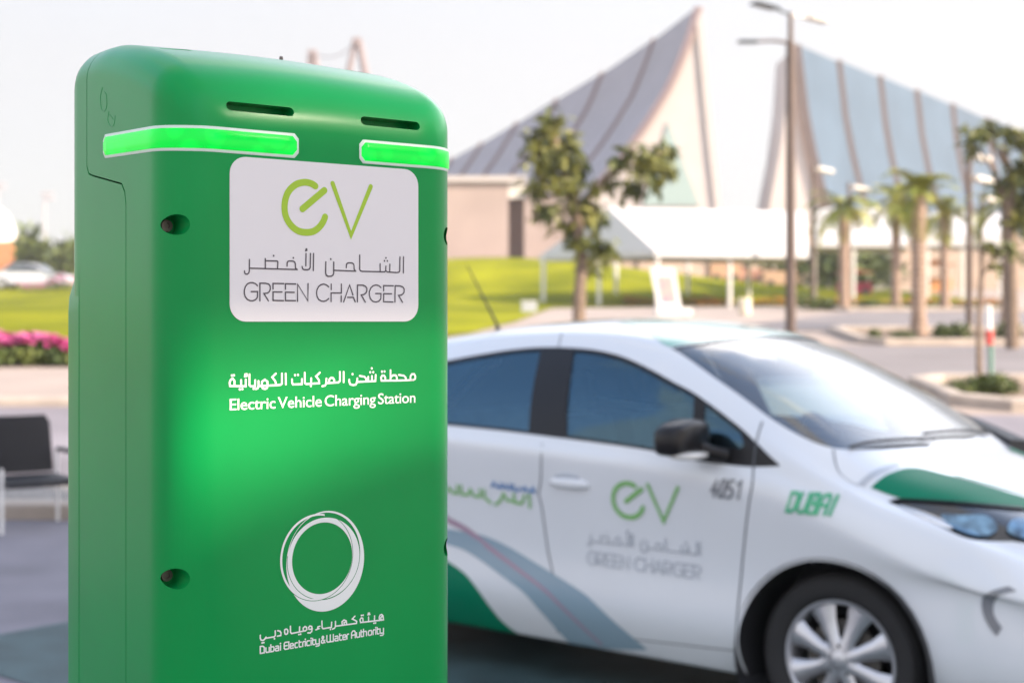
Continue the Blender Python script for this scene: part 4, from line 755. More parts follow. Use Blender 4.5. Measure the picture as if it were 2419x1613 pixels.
t1 = tr(1332, 22, 'young tree with drooping dark leaves right behind the white car roof', [(1332, 840), (1330, 700), (1335, 600), (1322, 480), (1290, 380), (1268, 290)],
   [[(1330, 600), (1360, 540), (1385, 560)], [(1322, 480), (1400, 400), (1480, 372), (1525, 345)], [(1300, 420), (1250, 400), (1235, 350)], [(1322, 480), (1360, 470), (1372, 500)]],
   [(1268, 282, 42), (1238, 330, 40), (1300, 325, 44), (1265, 372, 50), (1318, 380, 38), (1240, 420, 36), (1300, 425, 34), (1258, 480, 38), (1335, 470, 44), (1310, 515, 36), (1366, 500, 30), (1345, 560, 36), (1385, 560, 26), (1350, 605, 24), (1395, 585, 16),
    (1480, 372, 48), (1522, 340, 38), (1452, 420, 36), (1505, 410, 34), (1535, 380, 24), (1418, 372, 24), (1445, 345, 18), (1400, 410, 22), (1365, 430, 22)], n=150, L=.25, wd=.085, r0=.10)
t2 = tr(2325, 26, 'tall leafy tree at the right edge beside the road', [(2325, 800), (2322, 620), (2316, 500), (2325, 420), (2300, 330)],
   [[(2316, 480), (2275, 380), (2225, 315)], [(2322, 430), (2350, 360), (2356, 310)], [(2310, 380), (2270, 310)]],
   [(2222, 312, 26), (2262, 296, 30), (2240, 345, 16), (2318, 300, 24), (2345, 320, 30), (2335, 390, 38), (2300, 420, 26), (2345, 450, 40), (2365, 500, 40), (2325, 500, 26), (2380, 400, 50), (2390, 330, 36)], n=170, L=.27, wd=.09, r0=.11)
t3 = tr(2250, 17, 'thin young tree with dark green leaves on the near planted island', [(2250, 900), (2248, 760), (2252, 640), (2262, 560)], [[(2252, 640), (2285, 585), (2318, 570)]],
   [(2262, 560, 18), (2292, 572, 26), (2322, 568, 26), (2305, 605, 20), (2340, 590, 18)], n=300, L=.14, wd=.05, r0=.035)
def palm(px, py, d, label, L, nf, skirt, up=.5, r0=.20):
    X = gx(px, d); zg = T(X, d); zc = CAM_H+(735-py)*d/3267-zg
    root = thing('palm_tree', (X, d, zg-.03), label, 'palm tree', 0, 'palm trees along the roads')
    mb = MB(); hs = np.linspace(0, zc, 26); prof = []
    for i, h in enumerate(hs):
        q = r0*(1.25-.35*min(1, h/.5)); prof += [(q*1.08, h), (q*.94, h+zc/26*.8)]
    prof.append((.02, zc+.1)); mb.lathe(prof, (0, 0, 0), 'Z', 14); mb.build('trunk', M_palmbark, root, True)
    cr = MB()
    for k in range(nf):
        a = k*2.399+rnd.uniform(-.2, .2); e = up+rnd.uniform(-.75, .75) if k < nf-skirt else -1.25+rnd.uniform(-.1, .15)
        LL = L*1.15*rnd.uniform(.8, 1.1)*(1 if k < nf-skirt else .75); p = Vector((0, 0, zc)); pts = [p.copy()]
        for s in range(9):
            p = p+Vector((math.cos(a)*math.cos(e), math.sin(a)*math.cos(e), math.sin(e)))*LL/9; e = max(-1.45, e-.19); pts.append(p.copy())
        cr.tube(pts, [.018*(1-i/10) for i in range(10)], 4)
        for i in range(1, 10):
            d_ = (pts[i]-pts[i-1]).normalized(); sd_ = d_.cross(Vector((0, 0, 1))); sd_ = sd_.normalized() if sd_.length > .05 else Vector((1, 0, 0)); upv = sd_.cross(d_)
            for s in (-1, 1):
                for q in (0, .5):
                    b = pts[i-1].lerp(pts[i], q); ll = LL*.30*math.sin(math.pi*(.12+.86*(i-1+q)/9.5))
                    t = b+(sd_*s*.8+d_*.65+upv*.15).normalized()*ll+Vector((0, 0, -.06*LL)); ww = d_*LL*.028
                    cr.add([b-ww, b+ww, t], [(0, 1, 2)])
    cr.build('crown', leafmat('palm'), root)
    return root
palm(2110, 455, 30, 'stout palm nearest the parked car, on the kerbed strip between the roads', 1.0, 40, 10, .75, .165)
palm(1938, 478, 45, 'palm with a yellow green crown just right of the tall brown lamp post', 1.35, 30, 4, .55, .165)
palm(2058, 470, 46.5, 'palm half hidden left of the stout roadside palm', 1.15, 28, 6, .6, .165)
palm(2170, 490, 46, 'palm standing right of the stout roadside palm, by the far kerb', 1.2, 28, 6, .6, .16)
palm(2318, 470, 32, 'palm trunk at the right edge behind the tall leafy tree', 1.1, 30, 6, .55, .19)
def shrub(px, d, w, h, label, kind='shrub', group=None, n=90):
    X = gx(px, d); o = MB(); cl = []
    for _ in range(5): cl.append((rnd.uniform(-.6, .6)*w/2, rnd.uniform(-.3, .3)*w/2, h*rnd.uniform(.3, .6), h*.5))
    for x, y, z, r in cl:
        for _ in range(int(n)):
            v = Vector((rnd.gauss(0, 1), rnd.gauss(0, 1), rnd.gauss(0, 1))).normalized()*rnd.random()**.4
            leaf(o, (x+v.x*w*.32, y+v.y*w*.3, max(.02, z+v.z*r)), h*.32, h*.13, -.5)
    q = o.build('shrub', leafmat(kind), None); q.location = (X, d, T(X, d)); tag(q, label, 'shrub', group); return q
G = 'low shrubs in the kerbed planting strips'
for px, d, w, h, l in ((2005, 29.3, .30, .24, 'small round shrub standing alone left of the stout palm'), (2078, 29.4, .55, .22, 'flat shrub at the foot of the stout palm, on its left'), (2160, 29.5, .35, .34, 'upright shrub just right of the stout palm'), (2205, 29.6, .55, .36, 'wider shrub right of the stout palm by the lamp post'),
   (2300, 29.6, .7, .35, 'shrub at the far right of the middle planting strip'), (1862, 45, 1.3, .45, 'shrub left of the yellow green palm at the far kerb'), (1900, 44.9, .8, .38, 'shrub between the far lamp post and the yellow green palm'), (1985, 45, 1.0, .35, 'shrub right of the yellow green palm'), (2100, 45.2, 1.2, .3, 'shrub on the far strip behind the stout palm'),
   (2215, 16.9, .55, .22, 'low shrub at the left tip of the near planted island'), (2262, 16.9, .5, .28, 'shrub around the thin young tree'), (2300, 17.1, .45, .22, 'shrub right of the thin young tree on the near island')):
    shrub(px, d, w, h, l, 'shrub', G)
for px, d, w, h, l in ((1905, 74, 4.5, 2.6, 'rounded green bush behind the white canopies, left one'), (1985, 76, 4.2, 2.2, 'rounded green bush behind the white canopies, right one'), (1770, 78, 3.2, 1.5, 'bush on the lawn crest under the long canopy'), (100, 96, 2.2, 2.6, 'dark pointed bush beside the orange building'), (128, 93, 2.4, 1.6, 'green bush behind the white sedan bonnet'), (150, 90, 2.0, 3.0, 'dark bush against the charging post edge'), (62, 92, 1.6, 3.4, 'yellowish bushy tree in front of the pale dome')):
    shrub(px, d, w, h, l, 'shrub', 'bushes on the far side of the lawns', 70)
def flowers(name, x0, x1, y0, y1, h, kind, n, fl):
    o = MB(); g = MB()
    for _ in range(n):
        X = rnd.uniform(x0, x1); Y = rnd.uniform(y0, y1); hh = h*(.55+.45*math.sin(X*2.1+1)*math.sin(Y*1.7))*rnd.uniform(.75, 1.1)
        z = T(X, Y); p = Vector((X, Y, z+hh))
        for _ in range(2): leaf(g, (X+rnd.uniform(-.08, .08), Y+rnd.uniform(-.08, .08), z+hh*rnd.uniform(.2, .8)), .12, .06, 0)
        if rnd.random() < fl:
            a = rnd.uniform(0, 3); q = [p+Vector((math.cos(a+t*math.tau/5), math.sin(a+t*math.tau/5)*.8, math.sin(a*3+t)*.5))*.045*rnd.uniform(.8, 1.5) for t in range(5)]; o.add(q, [(0, 1, 2, 3, 4)])
    a = structure(o.build(name, leafmat(kind), None), 'stuff'); structure(g.build('flower_leaves', leafmat('shrub'), None), 'stuff'); return a
flowers('pink_flowers', -12, -4.2, 21.1, 23.6, .47, 'pink', 16000, .95)
flowers('pink_flowers', -26, -22, 74, 76, .9, 'pink', 500, .9)
flowers('orange_flowers', 4.5, 20, 57, 58.2, .35, 'orange', 2500, .6)

# ------------------------------------------------------------------ street furniture
M_brown = mat('pole_brown', (.11, .075, .06), .45, var=.1, vscale=4); M_dgrey = mat('pole_dark', (.03, .04, .045), .4)
M_white = mat('white_metal', (.78, .77, .75), .45); M_cream = mat('lamp_cream', (.68, .64, .58), .5)
def lamp_main():
    d = 25; X = gx(1816, d); zg = T(X, d); zt = CAM_H+705*d/3267-zg; za = CAM_H+636*d/3267-zg
    root = thing('street_lamp', (X, d, zg), 'tall brown street lamp with a double arm, behind the windscreen of the white car', 'street lamp')
    MB().lathe([(.16, 0), (.16, .04), (.10, .06), (.095, .3), (.085, 2.5), (.078, za), (.05, za+.02), (.042, zt)], (0, 0, 0), 'Z', 18).build('pole', M_brown, root, True)
    for (ex, ey), m in (((-.74, -.75), M_dgrey), ((.78, .75), M_cream)):
        MB().tube([(0, 0, zt-.03), (ex*.45, ey*.45, zt)], [.028, .024], 8).build('arm', m, root, True)
        MB().box((ex*.74, ey*.74, zt), (.62, .22, .055), rz=math.atan2(ey, ex)).build('lamp_head', m, root, bevel=.02)
    MB().tube([(0, 0, za), (-.3, -.02, za+.035), (-.62, -.05, za+.02)], [.03, .026, .022], 8).build('arm', M_brown, root, True)
    MB().box((-.76, -.06, za+.01), (.36, .16, .05)).build('lamp_head', M_dgrey, root, bevel=.018)
lamp_main()
def lamp(px, d, label, arms, ytop, r=.085):
    X = gx(px, d); zg = T(X, d); k = d/3267; root = thing('street_lamp', (X, d, zg), label, 'street lamp', 0, 'brown street lamps along the far roads')
    MB().lathe([(r*1.6, 0), (r*1.6, .05), (r, .08), (r*.8, CAM_H+(735-ytop)*k-zg), (.01, CAM_H+(735-ytop)*k-zg+.02)], (0, 0, 0), 'Z', 12).build('pole', M_brown, root, True)
    for a, y in arms:
        z = CAM_H+(735-y)*k-zg; x = a*k; MB().box((x, x*.4, z), (abs(x)*1.5, .30, .13), rz=math.atan2(.4*x, x), ry=R(9)).build('lamp_head', M_cream, root, bevel=.03); MB().tube([(0, 0, z+.06), (x*.5, x*.2, z+.05)], .035, 6).build('arm', M_cream, root)
lamp(1868, 46, 'brown lamp with one pale arm, just right of the tall lamp post', [(28, 390)], 378)
lamp(1950, 54, 'brown lamp mostly hidden behind the yellow green palm', [(30, 432)], 420)
lamp(2226, 34, 'brown lamp with two pale arms near the right edge', [(30, 362), (34, 412)], 335)
lamp(2254, 48, 'brown lamp with a low pale arm farthest to the right', [(24, 458)], 446)
# marker post on the near island
X = gx(2276, 17.3); r_ = thing('marker_post', (X, 17.3, T(X, 17.3)), 'slim post with white and red sleeves above a green foot, beside the thin young tree', 'marker post')
MB().lathe([(.03, 0), (.03, .58), (.001, .58)], (0, 0, 0), 'Z', 12).build('post', mat('post_green', (.16, .30, .24), .6), r_, True)
MB().lathe([(.001, .58), (.045, .58), (.045, .76), (.001, .76)], (-.02, 0, 0), 'Z', 14).build('red_sleeve', mat('sleeve_red', (.62, .07, .06), .5), r_, True)
MB().lathe([(.001, .76), (.04, .76), (.035, 1.06), (.001, 1.07)], (-.03, 0, 0), 'Z', 14).build('white_sleeve', M_white, r_, True)
# information stand, bins, boxes on the plaza
d = 40; X = gx(1528, d); r_ = thing('information_stand', (X, d, T(X, d)), 'white leaning information stand with a coloured picture panel, beyond the car roof', 'information stand')
MB().prism([(-.42, 1.30), (-.40, 1.36), (.22, 1.36), (.28, 1.30), (.44, .28), (.42, .22), (-.18, .22), (-.22, .28)], -.05, .05, 'XZ').build('board', M_white, r_)
MB().prism([(-.24, 1.12), (.18, 1.12), (.32, .36), (-.10, .36)], -.058, -.049, 'XZ').build('picture_panel', mat('picture', (.30, .36, .50), .5, var=.3, vscale=3.2, col2=(.75, .45, .36)), r_)
MB().box((.22, 0, .11), (1.0, .55, .22)).build('foot', M_white, r_, bevel=.03)
d = 41; X = gx(1710, d); o = MB().lathe([(.001, 0), (.17, 0), (.19, .05), (.2, .46), (.17, .48), (.15, .44), (.001, .44)], (0, 0, 0), 'Z', 20).build('litter_bin', mat('bin_cream', (.72, .66, .52), .5), None, True); o.location = (X, d, T(X, d)); tag(o, 'short cream round bin on the paving left of the tall lamp post', 'bin')
d = 43; X = gx(1215, d); r_ = thing('utility_box', (X, d, T(X, d)), 'low grey box at the foot of the first canopy pole', 'box'); MB().box((0, 0, .16), (.46, .4, .32)).build('cabinet', mat('box_grey', (.42, .44, .48), .6), r_, bevel=.02); MB().box((0, 0, .335), (.5, .44, .03)).build('lid', M_white, r_, bevel=.008)

# ------------------------------------------------------------------ canopies on the plaza
M_canvas = mat('canvas_white', (.56, .56, .57), .6, bump=.05, bscale=4); M_pole = mat('canopy_pole', (.70, .69, .66), .5)
def canopy(A, B, C, D_, ze, zr, ra, rb, label, posts, val=.22):
    "eaves corners A (front left) B (back left) C (back right) D (front right); ridge from ra to rb"
    c = np.mean([A, B, C, D_], 0); zg = T(*c); root = thing('canopy', (c[0], c[1], zg), label, 'canopy', 0, 'white canopies on the plaza')
    q = lambda p, z: (p[0]-c[0], p[1]-c[1], z-zg)
    P = [q(A, ze), q(B, ze), q(C, ze), q(D_, ze), q(ra, zr), q(rb, zr)]; lo = [q(A, ze-val), q(B, ze-val), q(C, ze-val), q(D_, ze-val)]
    me = MB().add(P+lo, [(0, 3, 5, 4), (2, 1, 4, 5), (1, 0, 4), (3, 2, 5), (0, 6, 9, 3), (1, 7, 6, 0), (2, 8, 7, 1), (3, 9, 8, 2)])
    o = me.build('roof', M_canvas, root); sm = o.modifiers.new('thickness', 'SOLIDIFY'); sm.thickness = .03
    for p in posts: z = T(*p); MB().tube([q(p, z), q(p, ze-.02)], .085, 8).build('post', M_pole, root, True)
def gp(px, d): return (gx(px, d), d)
z0 = CAM_H+158*55/3267; zr0 = CAM_H+258*57/3267
canopy(gp(1505, 54.5), gp(1238, 59), gp(1840, 62), gp(1858, 56), z0, zr0, gp(1397, 57), gp(1850, 59), 'long white canopy with a grey gable end, left of the tall lamp post', [gp(1510, 54.7), gp(1248, 58.6), gp(1376, 57), gp(1415, 61), gp(1580, 61.5), gp(1676, 55.6), gp(1822, 56.2), gp(1720, 61.5)])
canopy(gp(1868, 61), gp(1864, 66), gp(2080, 66), gp(2084, 61), CAM_H+180*61/3267, CAM_H+258*63/3267, gp(1866, 63.5), gp(2058, 63.5), 'white canopy behind the yellow green palm', [gp(1870, 61.2), gp(1960, 61.2), gp(2058, 61.2)])
canopy(gp(2094, 64), gp(2090, 69), gp(2296, 69), gp(2302, 64), CAM_H+196*64/3267, CAM_H+248*66/3267, gp(2084, 66.5), gp(2296, 66.5), 'white canopy farthest right, behind the lamp with two arms', [gp(2130, 64.2), gp(2210, 64.2), gp(2296, 64.2)], .5)
# market carts under the canopies
def cart(px, d, label, c1, c2, w=1.3, h=1.3):
    X = gx(px, d); r_ = thing('market_cart', (X, d, T(X, d)), label, 'cart', 0, 'market carts under the canopies')
    MB().box((0, 0, h*.32), (w, .7, h*.5)).build('counter', mat('cart_body', c1, .6), r_, bevel=.03)
    MB().prism([(-w*.6, h), (0, h*1.22), (w*.6, h)], -.5, .5, 'XZ').build('awning', mat('cart_awning', c2, .6), r_)
    for x in (-w*.46, w*.46): MB().tube([(x, 0, h*.5), (x, 0, h)], .03, 6).build('post', M_pole, r_)
    for x in (-w*.3, w*.3): MB().lathe([(.001, -.37), (.16, -.37), (.16, -.30), (.001, -.30)], (x, 0, .17), 'Y', 14).build('wheel', M_dgrey, r_)
cart(1665, 75, 'cart with a yellow awning in the middle under the long canopy', (.50, .30, .20), (.70, .45, .10), 1.6, 1.7)
cart(1692, 77, 'cart with a dark awning beside the yellow one', (.55, .26, .18), (.10, .08, .09), 1.4, 1.5)
cart(1738, 76, 'dull red cart under the long canopy near the tall lamp post', (.45, .24, .18), (.50, .30, .22), 2.0, 1.3)
cart(1790, 70, 'sandy orange cart just left of the tall lamp post', (.52, .34, .22), (.60, .42, .16), 1.6, 1.3)
cart(1962, 66, 'small crimson cart behind the yellow green palm', (.45, .03, .10), (.55, .12, .12), 1.5, 1.0)
cart(2145, 70, 'orange cart under the canopy farthest right', (.62, .28, .10), (.55, .24, .10), 1.6, 1.4)
# long boundary wall with openings behind the lawn
M_sand = mat('sand_render', (.42, .33, .26), .85, var=.12, vscale=1.5, bump=.1, bscale=20)
def wall(pts, h, label, cap=.18):
    x0, y0 = pts[0]; x1, y1 = pts[1]; cx, cy = (x0+x1)/2, (y0+y1)/2; L = math.dist(*pts); zb = min(T(x0, y0), T(x1, y1))-.3; top = max(T(x0, y0), T(x1, y1))+h
    r_ = thing('boundary_wall', (cx, cy, zb), label, 'wall', math.atan2(y1-y0, x1-x0)); H_ = top-zb
    MB().box((0, 0, H_/2), (L, .4, H_)).build('wall', M_sand, r_, bevel=.02); MB().box((0, 0, H_+cap/2), (L+.2, .6, cap)).build('coping', mat('coping', (.50, .43, .37), .8) if 'coping' not in bpy.data.materials else bpy.data.materials['coping'], r_, bevel=.02)
    n = int(L/4)
    for i in range(n+1): MB().box((-L/2+L*i/n, -.26, H_/2-.003), (.5, .24, H_-.02)).build('pier', M_sand, r_)
wall([(3.5, 86), (21, 88)], 2.0, 'pale sandy wall on the crest of the lawn behind the long canopy'); wall([(21.8, 80), (52, 82)], 2.6, 'sandy wall behind the palms at the right')

# ------------------------------------------------------------------ far buildings
M_seam = mat('roof_grey', (.30, .295, .33), .7, var=.05, vscale=.5); M_rib = mat('roof_rib', (.20, .15, .165), .6); M_ribb = mat('rib_brown', (.115, .088, .088), .7); M_gable = mat('gable_white', (.50, .46, .44), .8, var=.04, vscale=.4)
M_glassb = mat('curtain_glass', (.07, .112, .162), .5, var=.12, vscale=.25, spec=.25); M_teal = mat('gable_glass', (.30, .40, .38), .2, coat=.5); M_edge = mat('gable_edge', (.42, .32, .27), .7)
def hall(name, label, ridge, base, d0, dk, right_edge, panel_m, win, sgn):
    "row of curved ribs that follow one elevation curve, cut off by a falling ridge"
    D = [d0+dk*i for i in range(len(ridge))]; s0 = d0/3267
    bz = [CAM_H+(735-y)*s0 for x, y in base]; bx = [(x-base[0][0])*s0 for x, y in base]
    off = lambda z: float(np.interp(z, bz[::-1], bx[::-1]))
    X0 = gx(base[0][0], d0); root = thing(name, (X0, d0, 4.0), label, 'building'); L = lambda x, y, z: (x-X0, y-d0, z-4.0)
    curves = []
    for (px, py), d in zip(ridge, D):
        zt = CAM_H+(735-py)*d/3267; xr = gx(px, d); xb = xr-off(zt); zs = np.linspace(zt, 4.0, 18); curves.append([(xb+off(z), d, z) for z in zs])
    rf = MB()
    for i in range(len(curves)-1):
        a, b = curves[i], curves[i+1]
        # each bay laps a little over the next one
        st = .5; q = [(x+sgn*.0, y, z-.15*(1-k/17)) for k, (x, y, z) in enumerate(b)]; o = len(rf.v); rf.v += [L(*p) for p in a]+[L(*p) for p in q]
        rf.f += [(o+k, o+k+1, o+18+k+1, o+18+k) for k in range(17)]
    r1 = rf.build('roof', panel_m, root, True)
    for c in curves:
        mb = MB()
        for k, (x, y, z) in enumerate(c):
            t = Vector((c[min(k+1, 17)][0]-c[max(k-1, 0)][0], 0, c[min(k+1, 17)][2]-c[max(k-1, 0)][2])).normalized(); nrm = Vector((-t.z, 0, t.x)); nrm = nrm if nrm.x*sgn > 0 else -nrm
            p = Vector(L(x, y, z)); w_ = .38
            mb.v += [p-nrm*.36+Vector((0, -w_, 0)), p+nrm*.14+Vector((0, -w_, 0)), p+nrm*.14+Vector((0, w_, 0)), p-nrm*.36+Vector((0, w_, 0))]
        mb.v = [tuple(v) for v in mb.v]; mb.f += [(k*4+j, k*4+(j+1) % 4, (k+1)*4+(j+1) % 4, (k+1)*4+j) for k in range(17) for j in range(4)]+[(0, 1, 2, 3), (68, 69, 70, 71)]
        mb.build('rib', M_rib if sgn < 0 else M_ribb, r1)
    # gable end
    e = [(gx(x, d0), CAM_H+(735-y)*s0) for x, y in right_edge]; e.append((e[-1][0]+.4, 4.0))
    poly = [(x-X0, z-4.0) for x, y, z in curves[0]]+[(x-X0, z-4.0) for x, z in e[::-1]]
    MB().prism(poly, .1, 1.6, 'XZ').build('gable_wall', M_gable, root)
    o = MB(); E2 = [(x-X0, z-4.0) for x, z in e]
    for a, b in zip(E2, E2[1:]): o.add([(a[0]-.35, -.12, a[1]), (a[0]+.12, -.12, a[1]), (b[0]+.12, -.12, b[1]), (b[0]-.35, -.12, b[1]), (a[0]+.12, 9, a[1]), (b[0]+.12, 9, b[1])], [(0, 1, 2, 3), (1, 4, 5, 2)])
    o.build('side_wall', M_gable, root)
    if win:
        w_ = [(gx(x, d0)-X0, CAM_H+(735-y)*s0-4.0) for x, y in win]; MB().prism(w_, -.05, .09, 'XZ').build('window', M_teal, root)
    bd = MB(); cc = curves[0]; wd = .6 if sgn < 0 else .9
    for k in range(17):
        (x, y, z), (x2, y2, z2) = cc[k], cc[k+1]; bd.add([(x-X0, -.03, z-4), (x-X0-sgn*wd, -.03, z-4), (x2-X0-sgn*wd, -.03, z2-4), (x2-X0, -.03, z2-4)], [(0, 1, 2, 3)])
    bd.build('gable_border', M_edge, root)
hall('hall_building', 'grey hall with a high pointed gable and swept ribbed roof, left one of the pair', [(1600, 17), (1500, 90), (1382, 167), (1277, 227), (1187, 281), (1107, 327), (1038, 362), (975, 395)],
     [(1600, 17), (1572, 105), (1535, 195), (1480, 285), (1425, 360), (1380, 410), (1330, 470), (1250, 560), (1150, 660)], 110, 6, [(1607, 17), (1622, 180), (1636, 330), (1652, 470)], M_seam, [(1535, 282), (1478, 472), (1606, 472)], -1)
hall('hall_building', 'glazed hall with brown ribs curving down to the right, right one of the pair', [(1834, 104), (1928, 140), (2022, 175), (2106, 207), (2188, 239), (2268, 271), (2345, 300), (2420, 328), (2490, 355)],
     [(1834, 104), (1841, 160), (1851, 250), (1868, 340), (1890, 430), (1915, 500), (1960, 600), (2000, 680)], 116, 5, [(1826, 104), (1818, 230), (1802, 350), (1778, 470)], M_glassb, None, 1)
# low stone block at the foot of the left hall
d = 92; X = gx(1120, d); r_ = thing('stone_block', (X, d, 4.2), 'pinkish low stone building with a dark doorway under the left hall', 'building'); k = d/3267
M_stone = mat('pink_stone', (.38, .30, .27), .85, var=.1, vscale=.3, bump=.1, bscale=2)
def bx(px0, px1, y0, y1, yy0, yy1): return ((gx((px0+px1)/2, d)-X, (yy0+yy1)/2, CAM_H+(735-(y0+y1)/2)*k-4.2), (gx(px1, d)-gx(px0, d), yy1-yy0, (y1-y0)*k))
MB().box(*bx(850, 1168, 418, 640, 0, 5)).build('wall', M_stone, r_); MB().box(*bx(1204, 1330, 445, 640, 0, 5)).build('wall', M_stone, r_)
MB().box(*bx(840, 1210, 405, 418, -.3, 5.2)).build('coping', M_gable, r_); MB().box(*bx(1168, 1204, 418, 455, .01, 5)).build('lintel', M_cream, r_); MB().box(*bx(1168, 1204, 455, 640, 1.2, 4)).build('doorway', mat('door_brown', (.16, .10, .08), .8), r_)
MB().box(*bx(1210, 1335, 433, 445, -.3, 5.2)).build('coping', M_gable, r_)
# ride pylons above the charging post
M_py = mat('pylon_grey', (.25, .20, .20), .7)
def pylon(px, py, d, sp, label):
    k = d/3267; X = gx(px, d); zt = CAM_H+(735-py)*k; r_ = thing('pylon', (X, d, 4.8), label, 'pylon', 0, 'pylons of a far ride')
    for s, w_ in ((-1, .7), (1, .85)): MB().tube([(s*.25, 0, zt-4.8), (s*sp*.3, 0, (zt-4.8)*.8), (s*sp, 0, 0)], [.45*w_, .6*w_, .9*w_], 8).build('leg', M_py, r_, True)
    MB().box((0, 0, zt-4.8), (1.1, 1.1, .9)).build('cap', M_py, r_, bevel=.1)
pylon(820, 97, 160, 4.5, 'taller A shaped pylon rising above the green post'); pylon(718, 124, 172, 3.0, 'shorter pylon left of the A shaped one')
zc = lambda py, d: CAM_H+(735-py)*d/3267
cb = [(gx(718, 172)+(gx(820, 160)-gx(718, 172))*t, 172-12*t, zc(124, 172)+(zc(97, 160)-zc(124, 172))*t-1.0*math.sin(math.pi*t)) for t in np.linspace(0, 1, 10)]
tag(MB().tube(cb, .07, 5).build('cable', M_py, None), 'thin cable slung between the two far pylons', 'cable')

# ------------------------------------------------------------------ left side, beyond the lawn
def sedan(px, d, label):
    X = gx(px, d); r_ = thing('sedan', (X, d, T(X, d)), label, 'car'); pt = mat('sedan_paint', (.62, .65, .72), .3, coat=1); gl = mat('sedan_glass', (.05, .07, .10), .1, coat=1); dk = bpy.data.materials['car_plastic']
    side = smooth2([(-2.2, .35), (-2.22, .75), (-2.1, .95), (-1.5, 1.0), (-.95, 1.36), (-.1, 1.44), (.5, 1.36), (1.05, 1.0), (1.9, .85), (2.2, .65), (2.22, .35)], 4)
    mb = MB(); n = len(side)
    for y, kx, kz in ((-.72, .96, .93), (-.86, 1, .97), (-.80, 1, 1), (.80, 1, 1), (.86, 1, .97), (.72, .96, .93)): mb.v += [(p[0]*kx, y*(1 if p[1] < 1.02 else .80), (p[1]-.35)*kz+.35 if p[1] > .5 else p[1]) for p in side]
    mb.f += [(j*n+i, j*n+i+1, (j+1)*n+i+1, (j+1)*n+i) for j in range(5) for i in range(n-1)]+[tuple(range(n)), tuple(5*n+i for i in range(n))]+[(j*n, j*n+n-1, (j+1)*n+n-1, (j+1)*n) for j in range(5)]
    mb.build('body', pt, r_, True)
    for y in (-.71, .71): MB().prism([(-1.35, 1.0), (-.88, 1.30), (-.1, 1.36), (.42, 1.29), (.88, 1.0)], y-.02, y+.02, 'XZ').build('side_window', gl, r_)
    MB().prism([(.56, 1.34), (1.05, 1.02), (1.08, 1.03), (.60, 1.36)], -.56, .56, 'XZ').build('windscreen', gl, r_)
    for x in (-1.35, 1.4):
        for y in (-.80, .80):
            w_ = MB().lathe([(.001, -.1), (.2, -.1), (.31, -.08), (.33, 0), (.31, .08), (.2, .1), (.001, .1)], (x, y, .32), 'Y', 20).build('wheel', dk, r_, True); MB().lathe([(.001, -.115), (.2, -.11), (.2, .11), (.001, .115)], (x, y, .32), 'Y', 16).build('rim', bpy.data.materials['wheel_alloy'], w_, True)
sedan(72, 79, 'silver white sedan parked beyond the left lawn')
d = 98; X = gx(30, d); r_ = thing('kiosk_building', (X, d, T(X, d)), 'low orange building with a pale dome at the far left', 'building')
M_or = mat('orange_render', (.62, .26, .12), .8, var=.1, vscale=.5); M_dome = mat('dome_white', (.80, .74, .68), .6)
MB().box((-1.3, 0, 1.35), (3.6, 3, 2.7)).build('wall', M_or, r_, bevel=.05); MB().box((1.15, .2, 1.45), (1.3, 2.6, 2.9)).build('wing', M_sand, r_, bevel=.05); MB().box((1.0, -1.12, 1.0), (.9, .06, .9)).build('window', M_dgrey, r_)
MB().lathe([(1.75, 2.7), (1.75, 3.1), (1.6, 3.9), (1.2, 4.7), (.6, 5.2), (.12, 5.4), (.02, 6.0)], (-1.6, 0, 0), 'Z', 28).build('dome', M_dome, r_, True)
def mast(px, d, y0, label):
    X = gx(px, d); z = T(X, d); k = d/3267; h = CAM_H+(735-y0)*k-z; r_ = thing('light_mast', (X, d, z), label, 'light mast', 0, 'floodlight masts on the left horizon'); g_ = mat('mast_grey', (.42, .40, .42), .6) if 'mast_grey' not in bpy.data.materials else bpy.data.materials['mast_grey']
    MB().lathe([(.16, 0), (.09, h), (.001, h)], (0, 0, 0), 'Z', 8).build('pole', g_, r_); MB().box((.25, 0, h-.1), (1.1, .3, .22)).build('floodlight', g_, r_, bevel=.03); MB().box((.5, 0, h-.55), (.8, .3, .2)).build('floodlight', g_, r_, bevel=.03)
mast(102, 125, 442, 'grey floodlight mast left of the green post'); mast(-6, 140, 420, 'grey floodlight mast cut by the left frame edge')
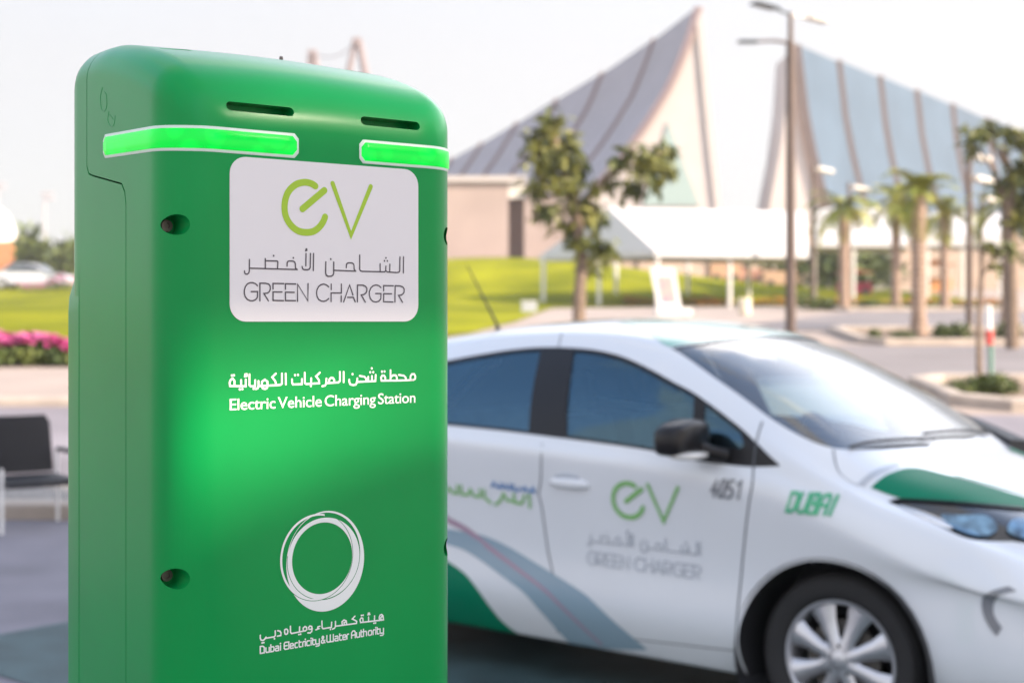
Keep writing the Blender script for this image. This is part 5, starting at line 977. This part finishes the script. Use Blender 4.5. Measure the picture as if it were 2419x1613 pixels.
# visitor chair by the kerb
X = gx(72, 10.35); r_ = thing('office_chair', (X, 10.35, .012), 'black mesh backed chair with white legs standing by the left kerb', 'chair', R(35))
M_mesh = mat('chair_mesh', (.016, .015, .017), .75, bump=.5, bscale=160); M_blk = mat('chair_black', (.02, .02, .022), .5)
mb = MB(); N = 9
for y0, s in ((.20, 1), (.235, -1)):
    for j in range(N):
        for i in range(N):
            u = i/(N-1)*2-1; v = j/(N-1); wv = .235-.02*v-(.03 if v > .93 else 0)
            mb.v.append((u*wv, y0+.05*v-.035*u*u*-1, .38+v*.42))
mb.f += [(o+j*N+i, o+j*N+i+1, o+(j+1)*N+i+1, o+(j+1)*N+i) for o in (0, N*N) for j in range(N-1) for i in range(N-1)]
for j in range(N-1):
    for i in (0, N-1): mb.f.append((j*N+i, (j+1)*N+i, N*N+(j+1)*N+i, N*N+j*N+i))
for i in range(N-1):
    for j in (0, N-1): mb.f.append((j*N+i, j*N+i+1, N*N+j*N+i+1, N*N+j*N+i))
mb.build('backrest', M_mesh, r_, True)
MB().box((0, -.03, .345), (.50, .48, .06)).build('seat', M_blk, r_, bevel=.03, smooth=True)
for x in (-.27, .27):
    MB().tube([(x, -.22, 0), (x, -.215, .40), (x, -.21, .46)], .012, 10).build('leg', M_white, r_, True); MB().tube([(x, .25, 0), (x*.95, .235, .54)], .012, 10).build('leg', M_white, r_, True)
    MB().box((x, .08, .545), (.05, .30, .03)).build('armrest', M_blk, r_, bevel=.01)
    MB().tube([(x, .235, .31), (x, -.215, .31)], .010, 8).build('rail', M_blk, r_)

# ------------------------------------------------------------------ air
def haze():
    m = bpy.data.materials.new('haze'); m.use_nodes = True; t = m.node_tree
    for n in list(t.nodes): t.nodes.remove(n)
    o = t.nodes.new('ShaderNodeOutputMaterial'); v = t.nodes.new('ShaderNodeVolumePrincipled'); v.inputs['Color'].default_value = (.97, .94, .93, 1); v.inputs['Density'].default_value = .0009; v.inputs['Anisotropy'].default_value = .2
    t.links.new(v.outputs[0], o.inputs['Volume'])
    structure(MB().box((40, 60, 20), (420, 320, 42)).build('haze', m), 'stuff')
haze()
